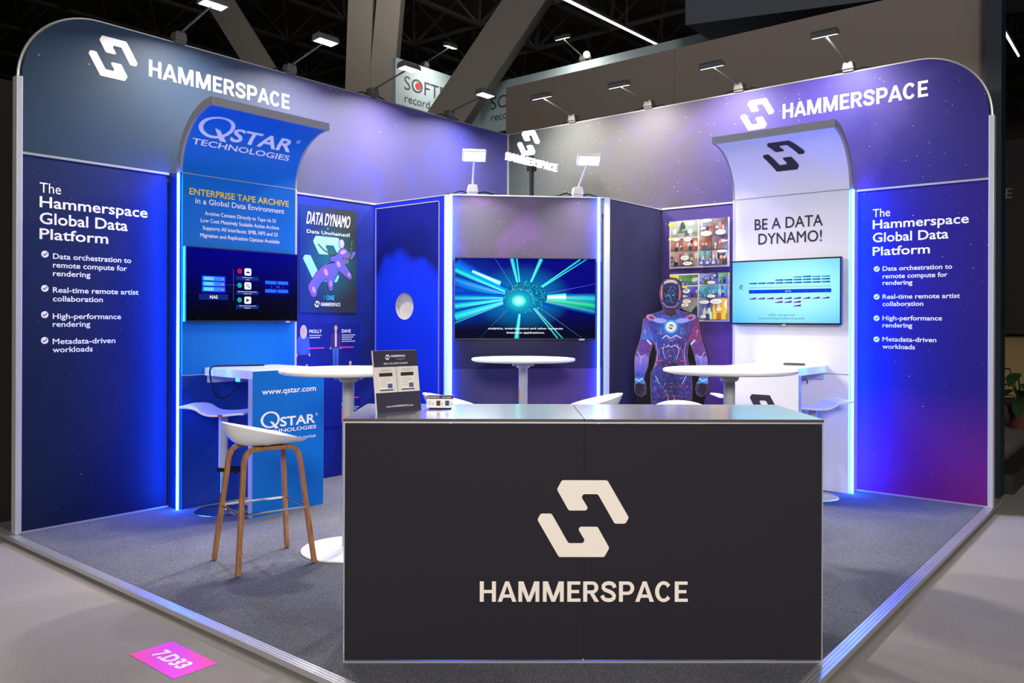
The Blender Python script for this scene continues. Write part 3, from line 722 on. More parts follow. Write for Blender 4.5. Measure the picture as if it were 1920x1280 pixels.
def art_brain(p, x0, x1, z0, z1):
    W, H = x1-x0, z1-z0; CX, CZ = x0+.475*W, z1-.49*H
    X = lambda u: x0+u*W; Z = lambda v: z1-v*H
    def bg(x, z):
        u, v = (x-x0)/W, (z1-z)/H; d = math.hypot((x-CX)/.5, (z-CZ)/.33)
        c = lerp(srgb(0, 0, 120), srgb(0, 4, 30), (v-.45)*2.2)
        c = lerp(c, srgb(0, 90, 235), max(0, .38-u)*2.0*max(0, 1-abs(v-.42)*2.2))
        return lerp(srgb(0, 150, 220), c, d*1.05+.08)
    p.grid(x0, x1, z0, z1, 36, 20, bg); p.layer()
    def clip(x, z): return max(x0, min(x1, x)), max(z0, min(z1, z))
    def ray(u, v, w1, c0, c1, w0=.008, r0=.10):
        """beam from the core towards screen point (u, v)"""
        ex, ez = X(u), Z(v); d = Vector((ex-CX, ez-CZ)); L = d.length; d.normalize(); n = Vector((-d.y, d.x))
        sx, sz = CX+d.x*r0*1.1, CZ+d.y*r0*.8
        q = [(sx-n.x*w0, sz-n.y*w0), (sx+n.x*w0, sz+n.y*w0), (sx, sz)]
        e = [clip(ex-n.x*w1, ez-n.y*w1), clip(ex+n.x*w1, ez+n.y*w1), (ex, ez)]
        v_ = [(*q[0],), (*e[0],), (*e[2],), (*q[2],), (*e[1],), (*q[1],)]
        p.add([(a, p.y, b) for a, b in v_], [(0, 1, 2, 3), (3, 2, 4, 5)], 0, [c1[1], c0[1], c0[0], c1[0], c0[1], c1[1]])
    B1, B2, CY, WH, DK = srgb(0, 120, 255), srgb(0, 20, 150), srgb(20, 235, 245), srgb(225, 255, 250), srgb(0, 10, 90)
    for u, v, w1 in ((0, .08, .09), (0, .30, .05), (0, .50, .05), (0, .60, .06), (0, .73, .055), (1, .50, .05), (1, .62, .06), (1, .57, .04)):
        ray(u, v, w1, (B1, B2), (srgb(0, 190, 255), srgb(0, 60, 190)), .03); p.layer()
    for u, v, w1, c in ((0, .15, .026, CY), (0, .27, .028, srgb(0, 150, 255)), (0, .50, .022, srgb(0, 200, 255)), (0, .60, .026, CY), (0, .73, .04, CY), (0, .81, .004, CY),
            (.40, 0, .020, CY), (.435, 0, .008, CY), (.61, 0, .020, srgb(40, 245, 235)), (.89, 0, .012, CY), (.935, .0, .007, CY), (1, .50, .034, srgb(10, 210, 225)), (1, .585, .03, srgb(20, 220, 160)), (1, .66, .02, srgb(0, 170, 170)),
            (.435, 1, .022, srgb(60, 245, 240)), (.73, 1, .010, srgb(40, 200, 200)), (.765, 1, .008, srgb(40, 200, 200)), (.28, 0, .002, srgb(70, 110, 255)), (1, .31, .002, srgb(60, 90, 240)), (.91, 1, .002, srgb(80, 100, 220)), (.17, 1, .001, srgb(60, 100, 160))):
        ray(u, v, w1, (c, lerp(c, DK, .75)), (lerp(c, WH, .35), c), .006 if w1 > .006 else .002); p.layer()
    def hot(u0, v0, u1, v1, wd, *_):
        a, b = Vector((X(u0), Z(v0))), Vector((X(u1), Z(v1))); n = Vector((-(b-a).y, (b-a).x)).normalized()*wd
        for k, c in ((1.9, srgb(60, 230, 255)), (1., WH)):
            q = [a-n*k*.6, b-n*k, b+n*k, a+n*k*.6]; p.poly([tuple(t) for t in q], c); p.layer()
    hot(.12, .165, .32, .315, .011); hot(.62, .485, .79, .478, .017)
    # the dotted brain
    r2 = random.Random(5)
    p.ell(CX+.035, CZ+.022, .186, .118, srgb(0, 96, 150), 40, rot=-.10).layer(); p.ell(CX-.02, CZ-.03, .15, .112, srgb(0, 120, 170), 36).layer(); p.ell(CX-.02, CZ-.02, .13, .09, srgb(0, 140, 180), 36).layer()
    for k in range(640):
        a, q = r2.random()*2*PI, math.sqrt(r2.random()); px_, pz_ = CX+.025+.186*q*math.cos(a), CZ+.008+.134*q*math.sin(a)
        t = math.hypot(px_-CX+.025, pz_-CZ+.02)/.19
        s = .0016+.0022*r2.random(); b2 = r2.random()*PI
        p.line([(px_-s*2*math.cos(b2), pz_-s*2*math.sin(b2)), (px_+s*2*math.cos(b2), pz_+s*2*math.sin(b2))], s, lerp(WH, r2.choice((srgb(0, 200, 200), srgb(0, 70, 120), srgb(60, 240, 230))), t*1.4))
    p.layer()
    for j, (rr, cc) in enumerate(((.105, srgb(40, 225, 225)), (.055, srgb(210, 255, 250)))):   # glow fades into the brain's own tone
        nn = 28; ctr = (CX-.03, CZ-.028); ring = [(ctr[0]+rr*1.15*math.cos(2*PI*k/nn), ctr[1]+rr*.9*math.sin(2*PI*k/nn)) for k in range(nn)]
        p.add([(ctr[0], p.y, ctr[1])]+[(x, p.y, z) for x, z in ring], [(0, 1+k, 1+(k+1) % nn) for k in range(nn)], 0, [cc]+[(srgb(0, 128, 172) if j == 0 else srgb(34, 222, 222))]*nn); p.layer()
    for k in range(60):
        a, q = r2.random()*2*PI, .1+.25*r2.random(); px_, pz_ = clip(CX+q*math.cos(a), CZ+q*.8*math.sin(a)); p.ell(px_, pz_, .0012, .0012, srgb(110, 170, 220), 6)
    p.layer(); wt = srgb(240, 250, 255)
    p.text('analytics, entertainment and other compute', X(.50), Z(.885), .0165, width=.655, align='C', bold=.03, col=wt)
    p.text('intensive applications.', X(.50), Z(.937), .0165, width=.335, align='C', bold=.03, col=wt)
tvp = A+(B-A).normalized()*.04+Vector((math.sin(DZ), -math.cos(DZ), 0))*.035
television('television', (tvp.x, tvp.y, 1.243), DZ, 1.245, .712, 'large television on the angled booth with glowing cyan brain on screen', art_brain, bez=.007, depth=.034, bar='blackp')

# ------------------------------------------------------------------ posters and printed graphics
po = tag(empty('poster', (2.816, .004, 1.472), PI), 'tall dark poster with pale blue hook logo and armoured figure in chains', 'poster')
p = Print(-.0008, .00025); PW, PH = .63, .935
def pbg(x, z):
    d = math.hypot((x-.36)/.38, (z-.44)/.42); c = lerp(srgb(8, 46, 124), srgb(42, 48, 56), (x/PW)*1.5)
    return lerp(lerp(srgb(24, 120, 136), c, .25), c, d*1.15)
p.grid(0, PW, 0, PH, 12, 16, pbg); p.layer()
p.poly([(x, z) for x, z in logo2d(.285, .475, .50, .40)[0]], srgb(150, 226, 238)); p.poly(logo2d(.285, .475, .50, .40)[1], srgb(140, 216, 240)); p.layer()
def limb(pts, rs, c, c2):
    for (a, b), (r0, r1) in zip(zip(pts, pts[1:]), zip(rs, rs[1:])):
        d = Vector((b[0]-a[0], b[1]-a[1])); n = Vector((-d.y, d.x)).normalized()
        q = [(a[0]-n.x*r0, a[1]-n.y*r0), (b[0]-n.x*r1, b[1]-n.y*r1), (b[0]+n.x*r1, b[1]+n.y*r1), (a[0]+n.x*r0, a[1]+n.y*r0)]
        p.poly(q, [c, c, c2, c2]); p.ell(b[0], b[1], r1*.98, r1*.98, c, 14)
INK = srgb(30, 20, 80); VI, BL, PK = srgb(120, 90, 190), srgb(70, 110, 215), srgb(200, 150, 200)
for grow, a, b in ((.006, INK, INK), (0, VI, BL)):
    g = grow
    limb([(.40, .40), (.27, .36), (.20, .30)], [.055+g, .06+g, .05+g], a, b); limb([(.20, .30), (.14, .22), (.15, .17)], [.045+g, .05+g, .035+g], a, b)
    limb([(.38, .40), (.33, .30), (.335, .22)], [.05+g, .042+g, .026+g], a, b); limb([(.40, .40), (.46, .47), (.48, .53)], [.055+g, .05+g, .06+g], a, b)
    limb([(.46, .54), (.40, .49), (.35, .48)], [.032+g, .026+g, .022+g], a, b); limb([(.50, .54), (.56, .51), (.60, .55)], [.032+g, .024+g, .016+g], a, b)
    limb([(.46, .41), (.52, .36), (.55, .33)], [.045+g, .036+g, .026+g], a, b); p.ell(.455, .625, .030+g, .040+g, INK if g else srgb(176, 176, 220), 18); p.layer()
for cx, cz, rx, rz, rot in ((.47, .55, .035, .018, .3), (.28, .36, .02, .035, .4), (.15, .20, .016, .03, .3), (.335, .26, .012, .03, 0), (.42, .44, .02, .03, .5), (.54, .35, .014, .02, .6)): p.ell(cx, cz, rx, rz, PK, 12, rot=rot)
p.layer()
for path in ([(.20, .60), (.26, .555), (.32, .53), (.38, .52)], [(.575, .66), (.56, .60), (.565, .53), (.54, .49), (.46, .50)]):
    for (a, b) in zip(path, path[1:]):
        for k in range(5):
            t = k/5; p.ell(a[0]+(b[0]-a[0])*t, a[1]+(b[1]-a[1])*t, .011, .007, srgb(100, 116, 60) if k % 2 else srgb(60, 76, 40), 10, rot=.7 if k % 2 else -.5)
p.layer(); wt = srgb(238, 240, 244)
p.text('DATA DYNAMO', .068, .775, .108, width=.475, bold=.03, col=wt, shear=.16)
p.text('Data Unchained!', .072, .694, .030, width=.475, bold=.008, col=wt); p.text('in', .30, .742, .018, align='C', bold=.02, col=srgb(120, 200, 230))
p.text('1', .262, .118, .034, bold=0, col=srgb(60, 170, 200)); p.text('ONE', .285, .114, .042, width=.088, bold=.045, col=srgb(70, 190, 225))
p.logo(.185, .075, .06, .052, wt); p.word(.225, .058, .032, .215, wt)
p.build('print', 'print', po)
m = MB(); m.box(0, PW, -.0006, .0035, 0, PH); m.build('backing', 'dark_print', po)

sh = tag(empty('character_sheet', (2.96, .004, .45), PI), 'printed sheet of small cartoon people with short captions below the poster', 'printed sheet')
p = Print(-.0008, .0003); SK = srgb(214, 168, 140)
p.rect(0, .82, 0, .93, srgb(14, 30, 128)); p.layer()
def figure(x, z, h, hair, top, legs, skin=SK, half=False):
    u = h/7.2
    if half: u = h/4.2
    hz = z+h-u*.5
    if not half:
        for s in (-1, 1): p.poly([(x+s*.12*u, z+.1*u), (x+s*.55*u, z+.1*u), (x+s*.72*u, z+3.4*u), (x, z+3.4*u)], legs); p.ell(x+s*.4*u, z+.12*u, .4*u, .16*u, srgb(70, 80, 120), 10)
        b = z+3.2*u
    else: b = z
    p.poly([(x-.8*u, b), (x+.8*u, b), (x+1.05*u, hz-1.3*u), (x+.5*u, hz-.75*u), (x-.5*u, hz-.75*u), (x-1.05*u, hz-1.3*u)], top)
    for s in (-1, 1): p.poly([(x+s*1.05*u, hz-1.3*u), (x+s*1.3*u, b+.1*u), (x+s*.95*u, b), (x+s*.75*u, hz-1.6*u)], top); p.ell(x+s*1.12*u, b-.05*u, .16*u, .22*u, skin, 10)
    p.layer()
    if half: p.ell(x+.05*u, hz-.3*u, .62*u, 1.05*u, hair, 18)
    p.poly([(x-.2*u, hz-1.*u), (x+.2*u, hz-1.*u), (x+.18*u, hz), (x-.18*u, hz)], skin); p.layer()
    p.ell(x, hz+.1*u, .40*u, .50*u, hair, 16); p.layer().ell(x, hz-.05*u, .33*u, .43*u, skin, 16); p.layer()
    for s in (-1, 1): p.ell(x+s*.13*u, hz, .05*u, .035*u, srgb(30, 30, 50), 8)
    p.line([(x-.1*u, hz-.24*u), (x+.1*u, hz-.24*u)], .04*u, srgb(150, 60, 70))
    if not half: p.rect(x-.2*u, x+.2*u, b+.2*u, hz-1.*u, srgb(210, 205, 190))
figure(.185, .655, .245, srgb(188, 182, 200), srgb(60, 90, 200), None, half=True); figure(.535, .545, .365, srgb(150, 96, 60), srgb(60, 44, 120), srgb(60, 100, 190))
figure(.22, .30, .27, srgb(140, 150, 220), srgb(90, 110, 220), srgb(80, 100, 210), srgb(150, 170, 240)); figure(.70, .31, .27, srgb(200, 190, 200), srgb(210, 120, 60), srgb(180, 40, 60))
def caption(x, z, head, n, w):
    p.text(head, x, z, .030, bold=.03, col=wt)
    for k in range(n): p.line([(x, z-.022-.019*k), (x+w*(1-.13*((k*7) % 3)), z-.022-.019*k)], .008, srgb(190, 196, 230))
caption(.245, .843, 'MOLLY', 2, .13); caption(.60, .843, 'DAVE', 4, .155); caption(.13, .18, 'DYNAMO', 6, .22); caption(.60, .18, 'SE', 6, .2)
for x0, x1, z in ((.235, .405, .71), (.575, .74, .71), (.15, .36, .245), (.60, .80, .245)): p.rect(x0, x1, z-.005, z+.005, srgb(215, 60, 190))
p.build('print', 'print', sh); m = MB(); m.box(0, .82, -.0006, .0035, 0, .93); m.build('backing', 'tape_navy', sh)

rc = random.Random(11)
def comic(loc, label, W, H, pal, yellow):
    t = tag(empty('comic_poster', loc, PI/2), label, 'poster', 'comic page posters')
    m = MB(); m.box(0, W, -.0006, .0035, 0, H); m.build('backing', 'white_panel', t)
    p = Print(-.0008, .0002); g = .012
    def panel(x0, x1, z0, z1, cs):
        c0, c1 = rc.choice(cs), rc.choice(cs); p.rect(x0, x1, z0, z1, [lerp(c0, c1, .1), c1, c0, lerp(c0, (.8, .8, .8), .25)]); p.layer()
        for k in range(7):   # scenery shapes
            cx, cz = x0+(x1-x0)*rc.random(), z0+(z1-z0)*rc.random()*.8; rx = (x1-x0)*(.05+.12*rc.random()); rz = (z1-z0)*(.08+.25*rc.random())
            q = []
            for a in range(9):
                th = 2*PI*a/9; q.append((max(x0, min(x1, cx+rx*math.cos(th)*(.6+.6*rc.random()))), max(z0, min(z1, cz+rz*math.sin(th)*(.6+.6*rc.random())))))
            p.poly(q, lerp(rc.choice(cs), rc.choice(((0, 0, 0), (1, 1, 1), rc.choice(cs))), .45)); p.layer()
        for k in range(rc.choice((1, 2))):   # little people: body, head
            cx = x0+(x1-x0)*(.25+.5*rc.random()); hh = (z1-z0)*(.45+.25*rc.random()); b = rc.choice(cs)
            p.poly([(max(x0, cx-hh*.25), z0), (min(x1, cx+hh*.25), z0), (min(x1, cx+hh*.2), z0+hh*.6), (max(x0, cx-hh*.2), z0+hh*.6)], lerp(b, (0, 0, 0), .55)); p.layer()
            p.ell(cx, z0+hh*.78, hh*.15, hh*.19, srgb(206, 160, 130) if rc.random() < .7 else b, 12); p.layer()
        p.line([(x0, z0), (x1, z0), (x1, z1), (x0, z1), (x0, z0)], .0016, srgb(30, 26, 40))
    def balloon(cx, cz, rx, rz):
        p.layer().ell(cx, cz, rx*1.06, rz*1.08, srgb(60, 56, 66), 18); p.layer().ell(cx, cz, rx, rz, srgb(246, 244, 236), 18); p.layer()
        for k in (-1, 0, 1): p.line([(cx-rx*.62, cz+k*rz*.34), (cx+rx*(.62-.15*abs(k)), cz+k*rz*.34)], rz*.13, srgb(120, 116, 124))
    h = W/2
    for pg in (0, 1):
        ox = pg*h+g; w_ = h-1.6*g; rows = ((.655, 1., (0, 1) if pg == 0 else (0, .5, 1)), (.36, .635, (0, .45, 1)), (.04, .34, (0, .5, 1) if pg == 0 else (0, .24, .46, .66, 1)))
        if pal == 'b': rows = ((.76, .98, (0, 1)) if pg == 0 else (.78, 1., (0, .33, .66, 1)), (.5, .74, (0, .55, 1) if pg == 0 else (0, .33, .66, 1)), (.04, .48, (0, 1) if pg == 0 else (0, .48, 1)))
        for ri, (a, b, cs) in enumerate(rows):
            for i in range(len(cs)-1):
                x0, x1 = ox+w_*cs[i]+.002, ox+w_*cs[i+1]-.002
                if pal == 'a': col = [(srgb(70, 96, 90), srgb(110, 120, 100), srgb(40, 50, 60), srgb(150, 160, 150)), (srgb(150, 90, 70), srgb(190, 120, 90), srgb(80, 50, 60), srgb(110, 120, 150)), (srgb(70, 140, 150), srgb(110, 70, 80), srgb(60, 60, 90), srgb(160, 120, 100))][(ri+pg*(1 if ri == 0 else 0)) % 3]
                else: col = [(srgb(60, 90, 190), srgb(40, 60, 140), srgb(90, 150, 60), srgb(120, 130, 210)), (srgb(50, 100, 60), srgb(70, 80, 180), srgb(140, 60, 70), srgb(60, 160, 190)), (srgb(80, 90, 160), srgb(90, 190, 60), srgb(60, 60, 120), srgb(150, 130, 150))][ri]
                if pal == 'b' and pg == 1 and ri == 2 and i == 1: col = (srgb(242, 190, 20), srgb(238, 176, 10), srgb(245, 200, 50), srgb(230, 160, 20))
                panel(x0, x1, a*H, b*H-.003, col)
    p.layer()
    if pal == 'a':
        for k in range(3):
            x0 = h+g+.062*k; p.rect(x0, x0+.056, .045*H, .14*H, srgb(70, 76, 160)); p.layer().ell(x0+.028, .093*H, .016, .016, srgb(210, 214, 240), 14); p.layer().logo(x0+.028, .093*H, .018, .016, srgb(50, 50, 130))
        for cx, cz, rx, rz in ((.235, .93, .045, .034), (.235, .76, .028, .03), (.21, .60, .042, .032), (.08, .6, .05, .016), (.18, .21, .045, .028), (.21, .09, .05, .022), (.40, .955, .06, .022), (.40, .69, .058, .034), (.545, .70, .05, .034), (.37, .8, .03, .016), (.56, .31, .05, .018)): balloon(cx, cz*H, rx, rz*H*1.6)
    else:
        for cx, cz, rx, rz in ((.19, .64, .042, .030), (.15, .53, .034, .018), (.20, .42, .042, .026), (.18, .34, .040, .022), (.45, .80, .04, .02), (.45, .52, .042, .02), (.38, .40, .05, .022), (.50, .41, .06, .03), (.53, .25, .025, .022), (.37, .1, .03, .018)): balloon(cx, cz*H, rx, rz*H*1.6)
    for x0, x1, z0, z1 in yellow: p.layer().rect(x0, x1, z0*H, z1*H, srgb(236, 214, 70))
    p.build('print', 'print', t); return t
comic((.004, 2.046, 1.915), 'upper comic page poster with brown and green panels and speech balloons', .617, .455, 'a', ((.01, .07, .90, .95), (.01, .06, .595, .64)))
comic((.004, 2.048, 1.405), 'lower comic page poster with blue and green panels and a yellow panel', .617, .455, 'b', ((.02, .115, .85, .97), (.12, .205, .70, .745)))

# ------------------------------------------------------------------ humanoid cut-out
YD = 7.1; CX0 = Vector((.712, 2.445, 0))
sd = tag(empty('standee', CX0, math.atan2(rt.y, rt.x)), 'life-size cardboard humanoid cut-out with galaxy print in front of comic posters', 'standee')
kx, kz, zt = YD/FPX/4.571, YD/FPX/4.571, 1.789
P2 = lambda L: [((x-440)*kx, zt-(y-85)*kz) for x, y in L]
outl = [(437, 85), (385, 95), (350, 135), (335, 190), (332, 240), (345, 300), (365, 340), (345, 362), (300, 382), (240, 395), (205, 430), (190, 480), (185, 540), (165, 640), (140, 700), (122, 760), (118, 850), (125, 950), (118, 1040), (130, 1085), (150, 1105), (160, 1180), (200, 1240), (258, 1260), (270, 1900), (610, 1900), (628, 1260), (690, 1235), (725, 1180), (740, 1095), (765, 1060), (772, 960), (765, 880), (768, 790), (750, 720), (725, 640), (700, 560), (690, 480), (670, 420), (640, 390), (570, 372), (520, 345), (530, 310), (543, 250), (540, 190), (525, 130), (490, 92)]
zf = lambda L: [(x, max(z, .0)) for x, z in P2(L)]
m = MB(); m.prism(zf(outl), 0, .012); m.build('board', 'black', sd)
m = MB(); m.box(-.2, .2, -.02, .32, 0, .008); m.prism([(.02, .008), (.3, .008), (.02, 1.0)], -.01, .01, axis='x'); m.build('support_foot', 'black', sd)
p = Print(-.0008, .0003)
edge = lambda L, c: p.poly(zf(L), c)
body = [(437, 97), (390, 106), (360, 142), (347, 192), (344, 240), (357, 296), (378, 345), (372, 372), (300, 395), (246, 406), (215, 440), (232, 520), (290, 600), (300, 660), (322, 730), (312, 800), (287, 880), (272, 900), (268, 1000), (278, 1165), (285, 1880), (415, 1880), (440, 1300), (468, 1880), (598, 1880), (618, 1165), (622, 1000), (612, 900), (592, 830), (578, 760), (585, 680), (600, 600), (655, 520), (680, 440), (640, 402), (560, 384), (512, 372), (508, 345), (518, 305), (531, 250), (528, 192), (515, 140), (486, 103)]
armL = [(232, 430), (207, 440), (199, 490), (194, 545), (174, 642), (150, 702), (134, 762), (131, 850), (138, 950), (131, 1040), (145, 1080), (190, 1108), (228, 1080), (226, 1010), (206, 950), (222, 900), (243, 850), (252, 760), (275, 690), (294, 612), (270, 560)]
armR = [(650, 428), (668, 440), (681, 490), (691, 565), (714, 644), (739, 722), (756, 795), (753, 880), (760, 960), (757, 1045), (735, 1085), (700, 1102), (668, 1085), (655, 1040), (665, 990), (690, 950), (675, 890), (655, 800), (640, 740), (612, 660), (596, 600), (620, 545)]
GL = srgb(128, 108, 96)
def grow(L, k): 
    n = len(L); out = []
    for i in range(n):
        a, b = Vector(L[i-1]), Vector(L[(i+1) % n]); d = (b-a).normalized(); out.append((L[i][0]+d.y*k, L[i][1]-d.x*k))
    return out
ar = sum(a[0]*b[1]-b[0]*a[1] for a, b in zip(body, body[1:]+body[:1])); sg = 1 if ar > 0 else -1
for L in (body, armL, armR):
    a_ = sum(a[0]*b[1]-b[0]*a[1] for a, b in zip(L, L[1:]+L[:1])); p.poly(zf(grow(L, 4 if a_ > 0 else -4)), GL)
p.layer()
rs = random.Random(21)
def gcol(x, y):
    """colours of the printed galaxy, by place on the figure"""
    c = lerp(srgb(40, 60, 170), srgb(96, 40, 110), max(0, min(1, (x-430)/260+.15*math.sin(y*.012))))
    d = math.hypot(x-440, (y-510)*1.0); c = lerp(srgb(70, 150, 235), c, d/150+.1)
    if 640 < y < 860: c = lerp(c, srgb(66, 40, 110), .6*max(0, 1-abs(x-440)/120))
    if 800 < y: c = lerp(c, srgb(40, 26, 52), max(0, 1-abs(x-440)/125)*.95)
    if y > 900: c = lerp(c, srgb(24, 40, 120), min(1, abs(x-440)/190)*.6)
    if y < 360: c = lerp(c, srgb(42, 32, 84), .6)
    return tuple(v*.8 for v in c)
def meshfill(L, cell=16):
    """fill an outline with a fine lattice so the print can vary across it"""
    bm = bmesh.new(); f = bm.faces.new([bm.verts.new((x, 0, y)) for x, y in L]); xs_ = [a for a, _ in L]; ys_ = [b for _, b in L]
    x = min(xs_)+cell
    while x < max(xs_): bmesh.ops.bisect_plane(bm, geom=bm.verts[:]+bm.edges[:]+bm.faces[:], plane_co=(x, 0, 0), plane_no=(1, 0, 0)); x += cell
    y = min(ys_)+cell
    while y < min(max(ys_), 1280): bmesh.ops.bisect_plane(bm, geom=bm.verts[:]+bm.edges[:]+bm.faces[:], plane_co=(0, 0, y), plane_no=(0, 0, 1)); y += cell
    for i, v in enumerate(bm.verts): v.index = i
    q = [(v.co.x, v.co.z) for v in bm.verts]; fs = [[v.index for v in f.verts] for f in bm.faces]; bm.free()
    cols = [lerp(gcol(a, b), rs.choice((srgb(150, 110, 210), srgb(20, 20, 70), srgb(170, 60, 100), srgb(80, 150, 240))), .35*rs.random()**2) for a, b in q]
    p.add([(a, p.y, b) for a, b in zf(q)], fs, 0, cols)
meshfill(body); p.layer()
def armcol(L, flip):
    global gcol; old = gcol
    def g2(x, y):
        if y < 620: c = lerp(srgb(90, 40, 130), srgb(50, 110, 215), (y-420)/220) if not flip else lerp(srgb(110, 40, 110), srgb(150, 46, 100), (y-420)/220)
        elif y < 760: c = lerp(srgb(70, 50, 150), srgb(130, 60, 130), .6 if flip else .3)
        elif y < 940: c = lerp(srgb(150, 130, 220), srgb(50, 70, 190), (y-740)/180)
        elif y < 1000: c = srgb(60, 140, 225)
        else: c = srgb(28, 22, 50)
        return c
    gcol = g2; meshfill(L, 13); gcol = old
armcol(armL, False); armcol(armR, True); p.layer()
E_ = lambda x, y, rx, ry, c, rot=0.: p.ell((x-440)*kx, zt-(y-85)*kz, rx*kx, ry*kz, c, 22, rot=rot)
LN = lambda L, wd, c: p.line(P2(L), wd*kx, c)
# helmet and visor
E_(437, 195, 84, 92, srgb(74, 48, 108)); p.layer(); E_(437, 135, 58, 30, srgb(206, 190, 200)); p.layer(); E_(437, 158, 62, 30, srgb(86, 52, 100)); p.layer()
p.poly(P2([(372, 190), (385, 150), (437, 138), (489, 150), (503, 190), (500, 270), (470, 318), (437, 328), (404, 318), (374, 270)]), srgb(20, 26, 56)); p.layer()
for k in range(90):
    a, q = rs.random()*2*PI, math.sqrt(rs.random()); E_(437+56*q*math.cos(a), 225+84*q*math.sin(a), 2+4*rs.random(), 2+5*rs.random(), lerp(srgb(70, 140, 220), srgb(20, 30, 80), rs.random()))
p.layer()
for sx in (-1, 1):
    E_(437+sx*78, 225, 12, 36, srgb(176, 46, 72)); LN([(437+sx*70, 300), (437+sx*40, 335), (437, 342)], 4, srgb(220, 170, 210)); LN([(437+sx*70, 150), (437+sx*80, 210), (437+sx*74, 280)], 4, srgb(226, 200, 220)); E_(437+sx*20, 238, 9, 4, srgb(120, 190, 235))
LN([(437, 240), (430, 290), (446, 290)], 3, srgb(90, 150, 210))
p.poly(P2([(398, 345), (437, 352), (476, 345), (486, 400), (437, 420), (388, 400)]), srgb(62, 30, 60)); p.layer()
# shoulders, chest, lines
for sx in (-1, 1):
    E_(440+sx*170, 430, 44, 26, srgb(170, 130, 190), sx*.3); p.layer(); E_(440+sx*165, 432, 26, 14, srgb(150, 40, 84), sx*.3); E_(440+sx*95, 455, 60, 22, srgb(150, 160, 230), sx*.1)
p.layer()
for rr, c in ((62, srgb(60, 140, 226)), (50, srgb(150, 210, 240)), (40, srgb(246, 246, 236))): E_(440, 508, rr, rr, c); p.layer()
p.logo(0, zt-(508-85)*kz, 46*kx, 40*kz, srgb(70, 62, 44)); wl_ = srgb(228, 214, 246)
LN([(365, 608), (400, 580), (440, 606), (484, 580), (528, 606)], 8, wl_); LN([(400, 590), (446, 632), (484, 592)], 4, srgb(180, 170, 240))
LN([(395, 686), (418, 664), (442, 682), (470, 664), (500, 684)], 6, wl_)
for sx in (-1, 1):
    X_ = lambda d: 440+sx*d
    LN([(X_(55), 655), (X_(68), 720), (X_(50), 780)], 5, srgb(190, 180, 240)); LN([(X_(60), 690), (X_(85), 692)], 5, wl_); LN([(X_(95), 700), (X_(98), 740), (X_(120), 790)], 4, srgb(170, 120, 200)); LN([(X_(90), 515), (X_(84), 570), (X_(110), 560)], 3, srgb(150, 180, 240))
    LN([(X_(130), 640), (X_(112), 720), (X_(122), 800), (X_(140), 860)], 5, srgb(200, 160, 220)); LN([(X_(132), 930), (X_(112), 965), (X_(98), 1000)], 6, srgb(170, 220, 250)); E_(X_(95), 800, 22, 9, srgb(200, 60, 80))
    LN([(X_(22), 1095), (X_(28), 1130), (X_(20), 1165)], 6, srgb(220, 110, 140)); LN([(X_(205), 620), (X_(170), 660)], 14, srgb(190, 225, 245)); LN([(X_(290), 720), (X_(255), 770), (X_(210), 745)], 6, srgb(200, 190, 240)); LN([(X_(255), 770), (X_(262), 830)], 5, srgb(190, 180, 240))
    LN([(X_(308), 955), (X_(275), 972), (X_(240), 950)], 9, srgb(190, 230, 250)); E_(X_(270), 1040, 34, 52, srgb(24, 18, 40)); LN([(X_(240), 545), (X_(205), 550)], 3, srgb(220, 160, 220)); LN([(X_(225), 530), (X_(222), 580)], 3, srgb(220, 160, 220))
    for k in range(4): LN([(X_(255-14*k), 1050+6*k), (X_(262-12*k), 1092)], 2.5, srgb(80, 70, 110))
p.layer()
for k in range(240):
    y = 640+rs.random()*520; x = 440+(rs.random()-.5)*300*(1 if y > 760 else .8); c = rs.choice((srgb(190, 50, 60), srgb(214, 90, 80), srgb(120, 40, 70), srgb(150, 140, 220), srgb(230, 220, 240)))
    if y < 760 and rs.random() < .6: continue
    E_(x, y, 1.5+3.5*rs.random(), 1.5+2*rs.random(), c, rs.random()*3)
E_(440, 955, 38, 34, srgb(40, 44, 110)); 
for k in range(50): E_(440+(rs.random()-.5)*380, 420+rs.random()*500, 1.6, 1.6, srgb(240, 240, 255))
p.build('printed_figure', 'print', sd)

# ------------------------------------------------------------------ front counter
CA0, CB0 = Vector((4.925, 3.220, 0)), Vector((3.657, 4.736, 0)); CW = (CB0-CA0).length; CZr = math.atan2((CB0-CA0).y, (CB0-CA0).x)
co = tag(empty('reception_counter', CA0, CZr), 'wide charcoal reception counter with cream logo and grey glossy top', 'counter')
m = MB(); m.box(.006, CW/2-.001, 0, .02, .012, .984); m.box(CW/2+.001, CW-.006, 0, .02, .012, .984); m.build('front_panel', 'counter', co)
m = MB(); m.box(0.004, .02, .02, .56, .012, .984); m.build('side_panel', 'counter', co)
m = MB(); m.box(CW-.02, CW-.004, .02, .56, .012, .984); m.build('side_panel', 'counter', co)
m = MB(); m.box(0, CW, -.003, .022, .987, .994); m.box(0, CW, -.003, .022, .0, .007); m.box(-.002, .003, -.002, .022, 0, .994); m.box(CW-.003, CW+.002, -.002, .022, 0, .994)
m.box(-.004, .006, .545, .585, 0, .994); m.box(CW-.006, CW+.004, .545, .585, 0, .994); m.build('rail', 'alu', co)
for x0, x1 in ((-.004, CW/2-.0015), (CW/2+.0015, CW+.004)):
    m = MB(); m.box(x0, x1, -.004, .59, .9945, 1.0045); t = m.build('worktop_edge', 'ctopedge', co)
    m = MB(); m.box(x0, x1, -.004, .59, 1.0045, 1.006); m.build('worktop', 'ctop', co)
p = Print(); p.logo(.985, .595, .378, .317); p.build('logo', plain('cream_ink', srgb(236, 224, 212), .6, spec=.2), co)
Print().word(.556, .252, .084, .860).build('lettering', bpy.data.materials['cream_ink'], co)

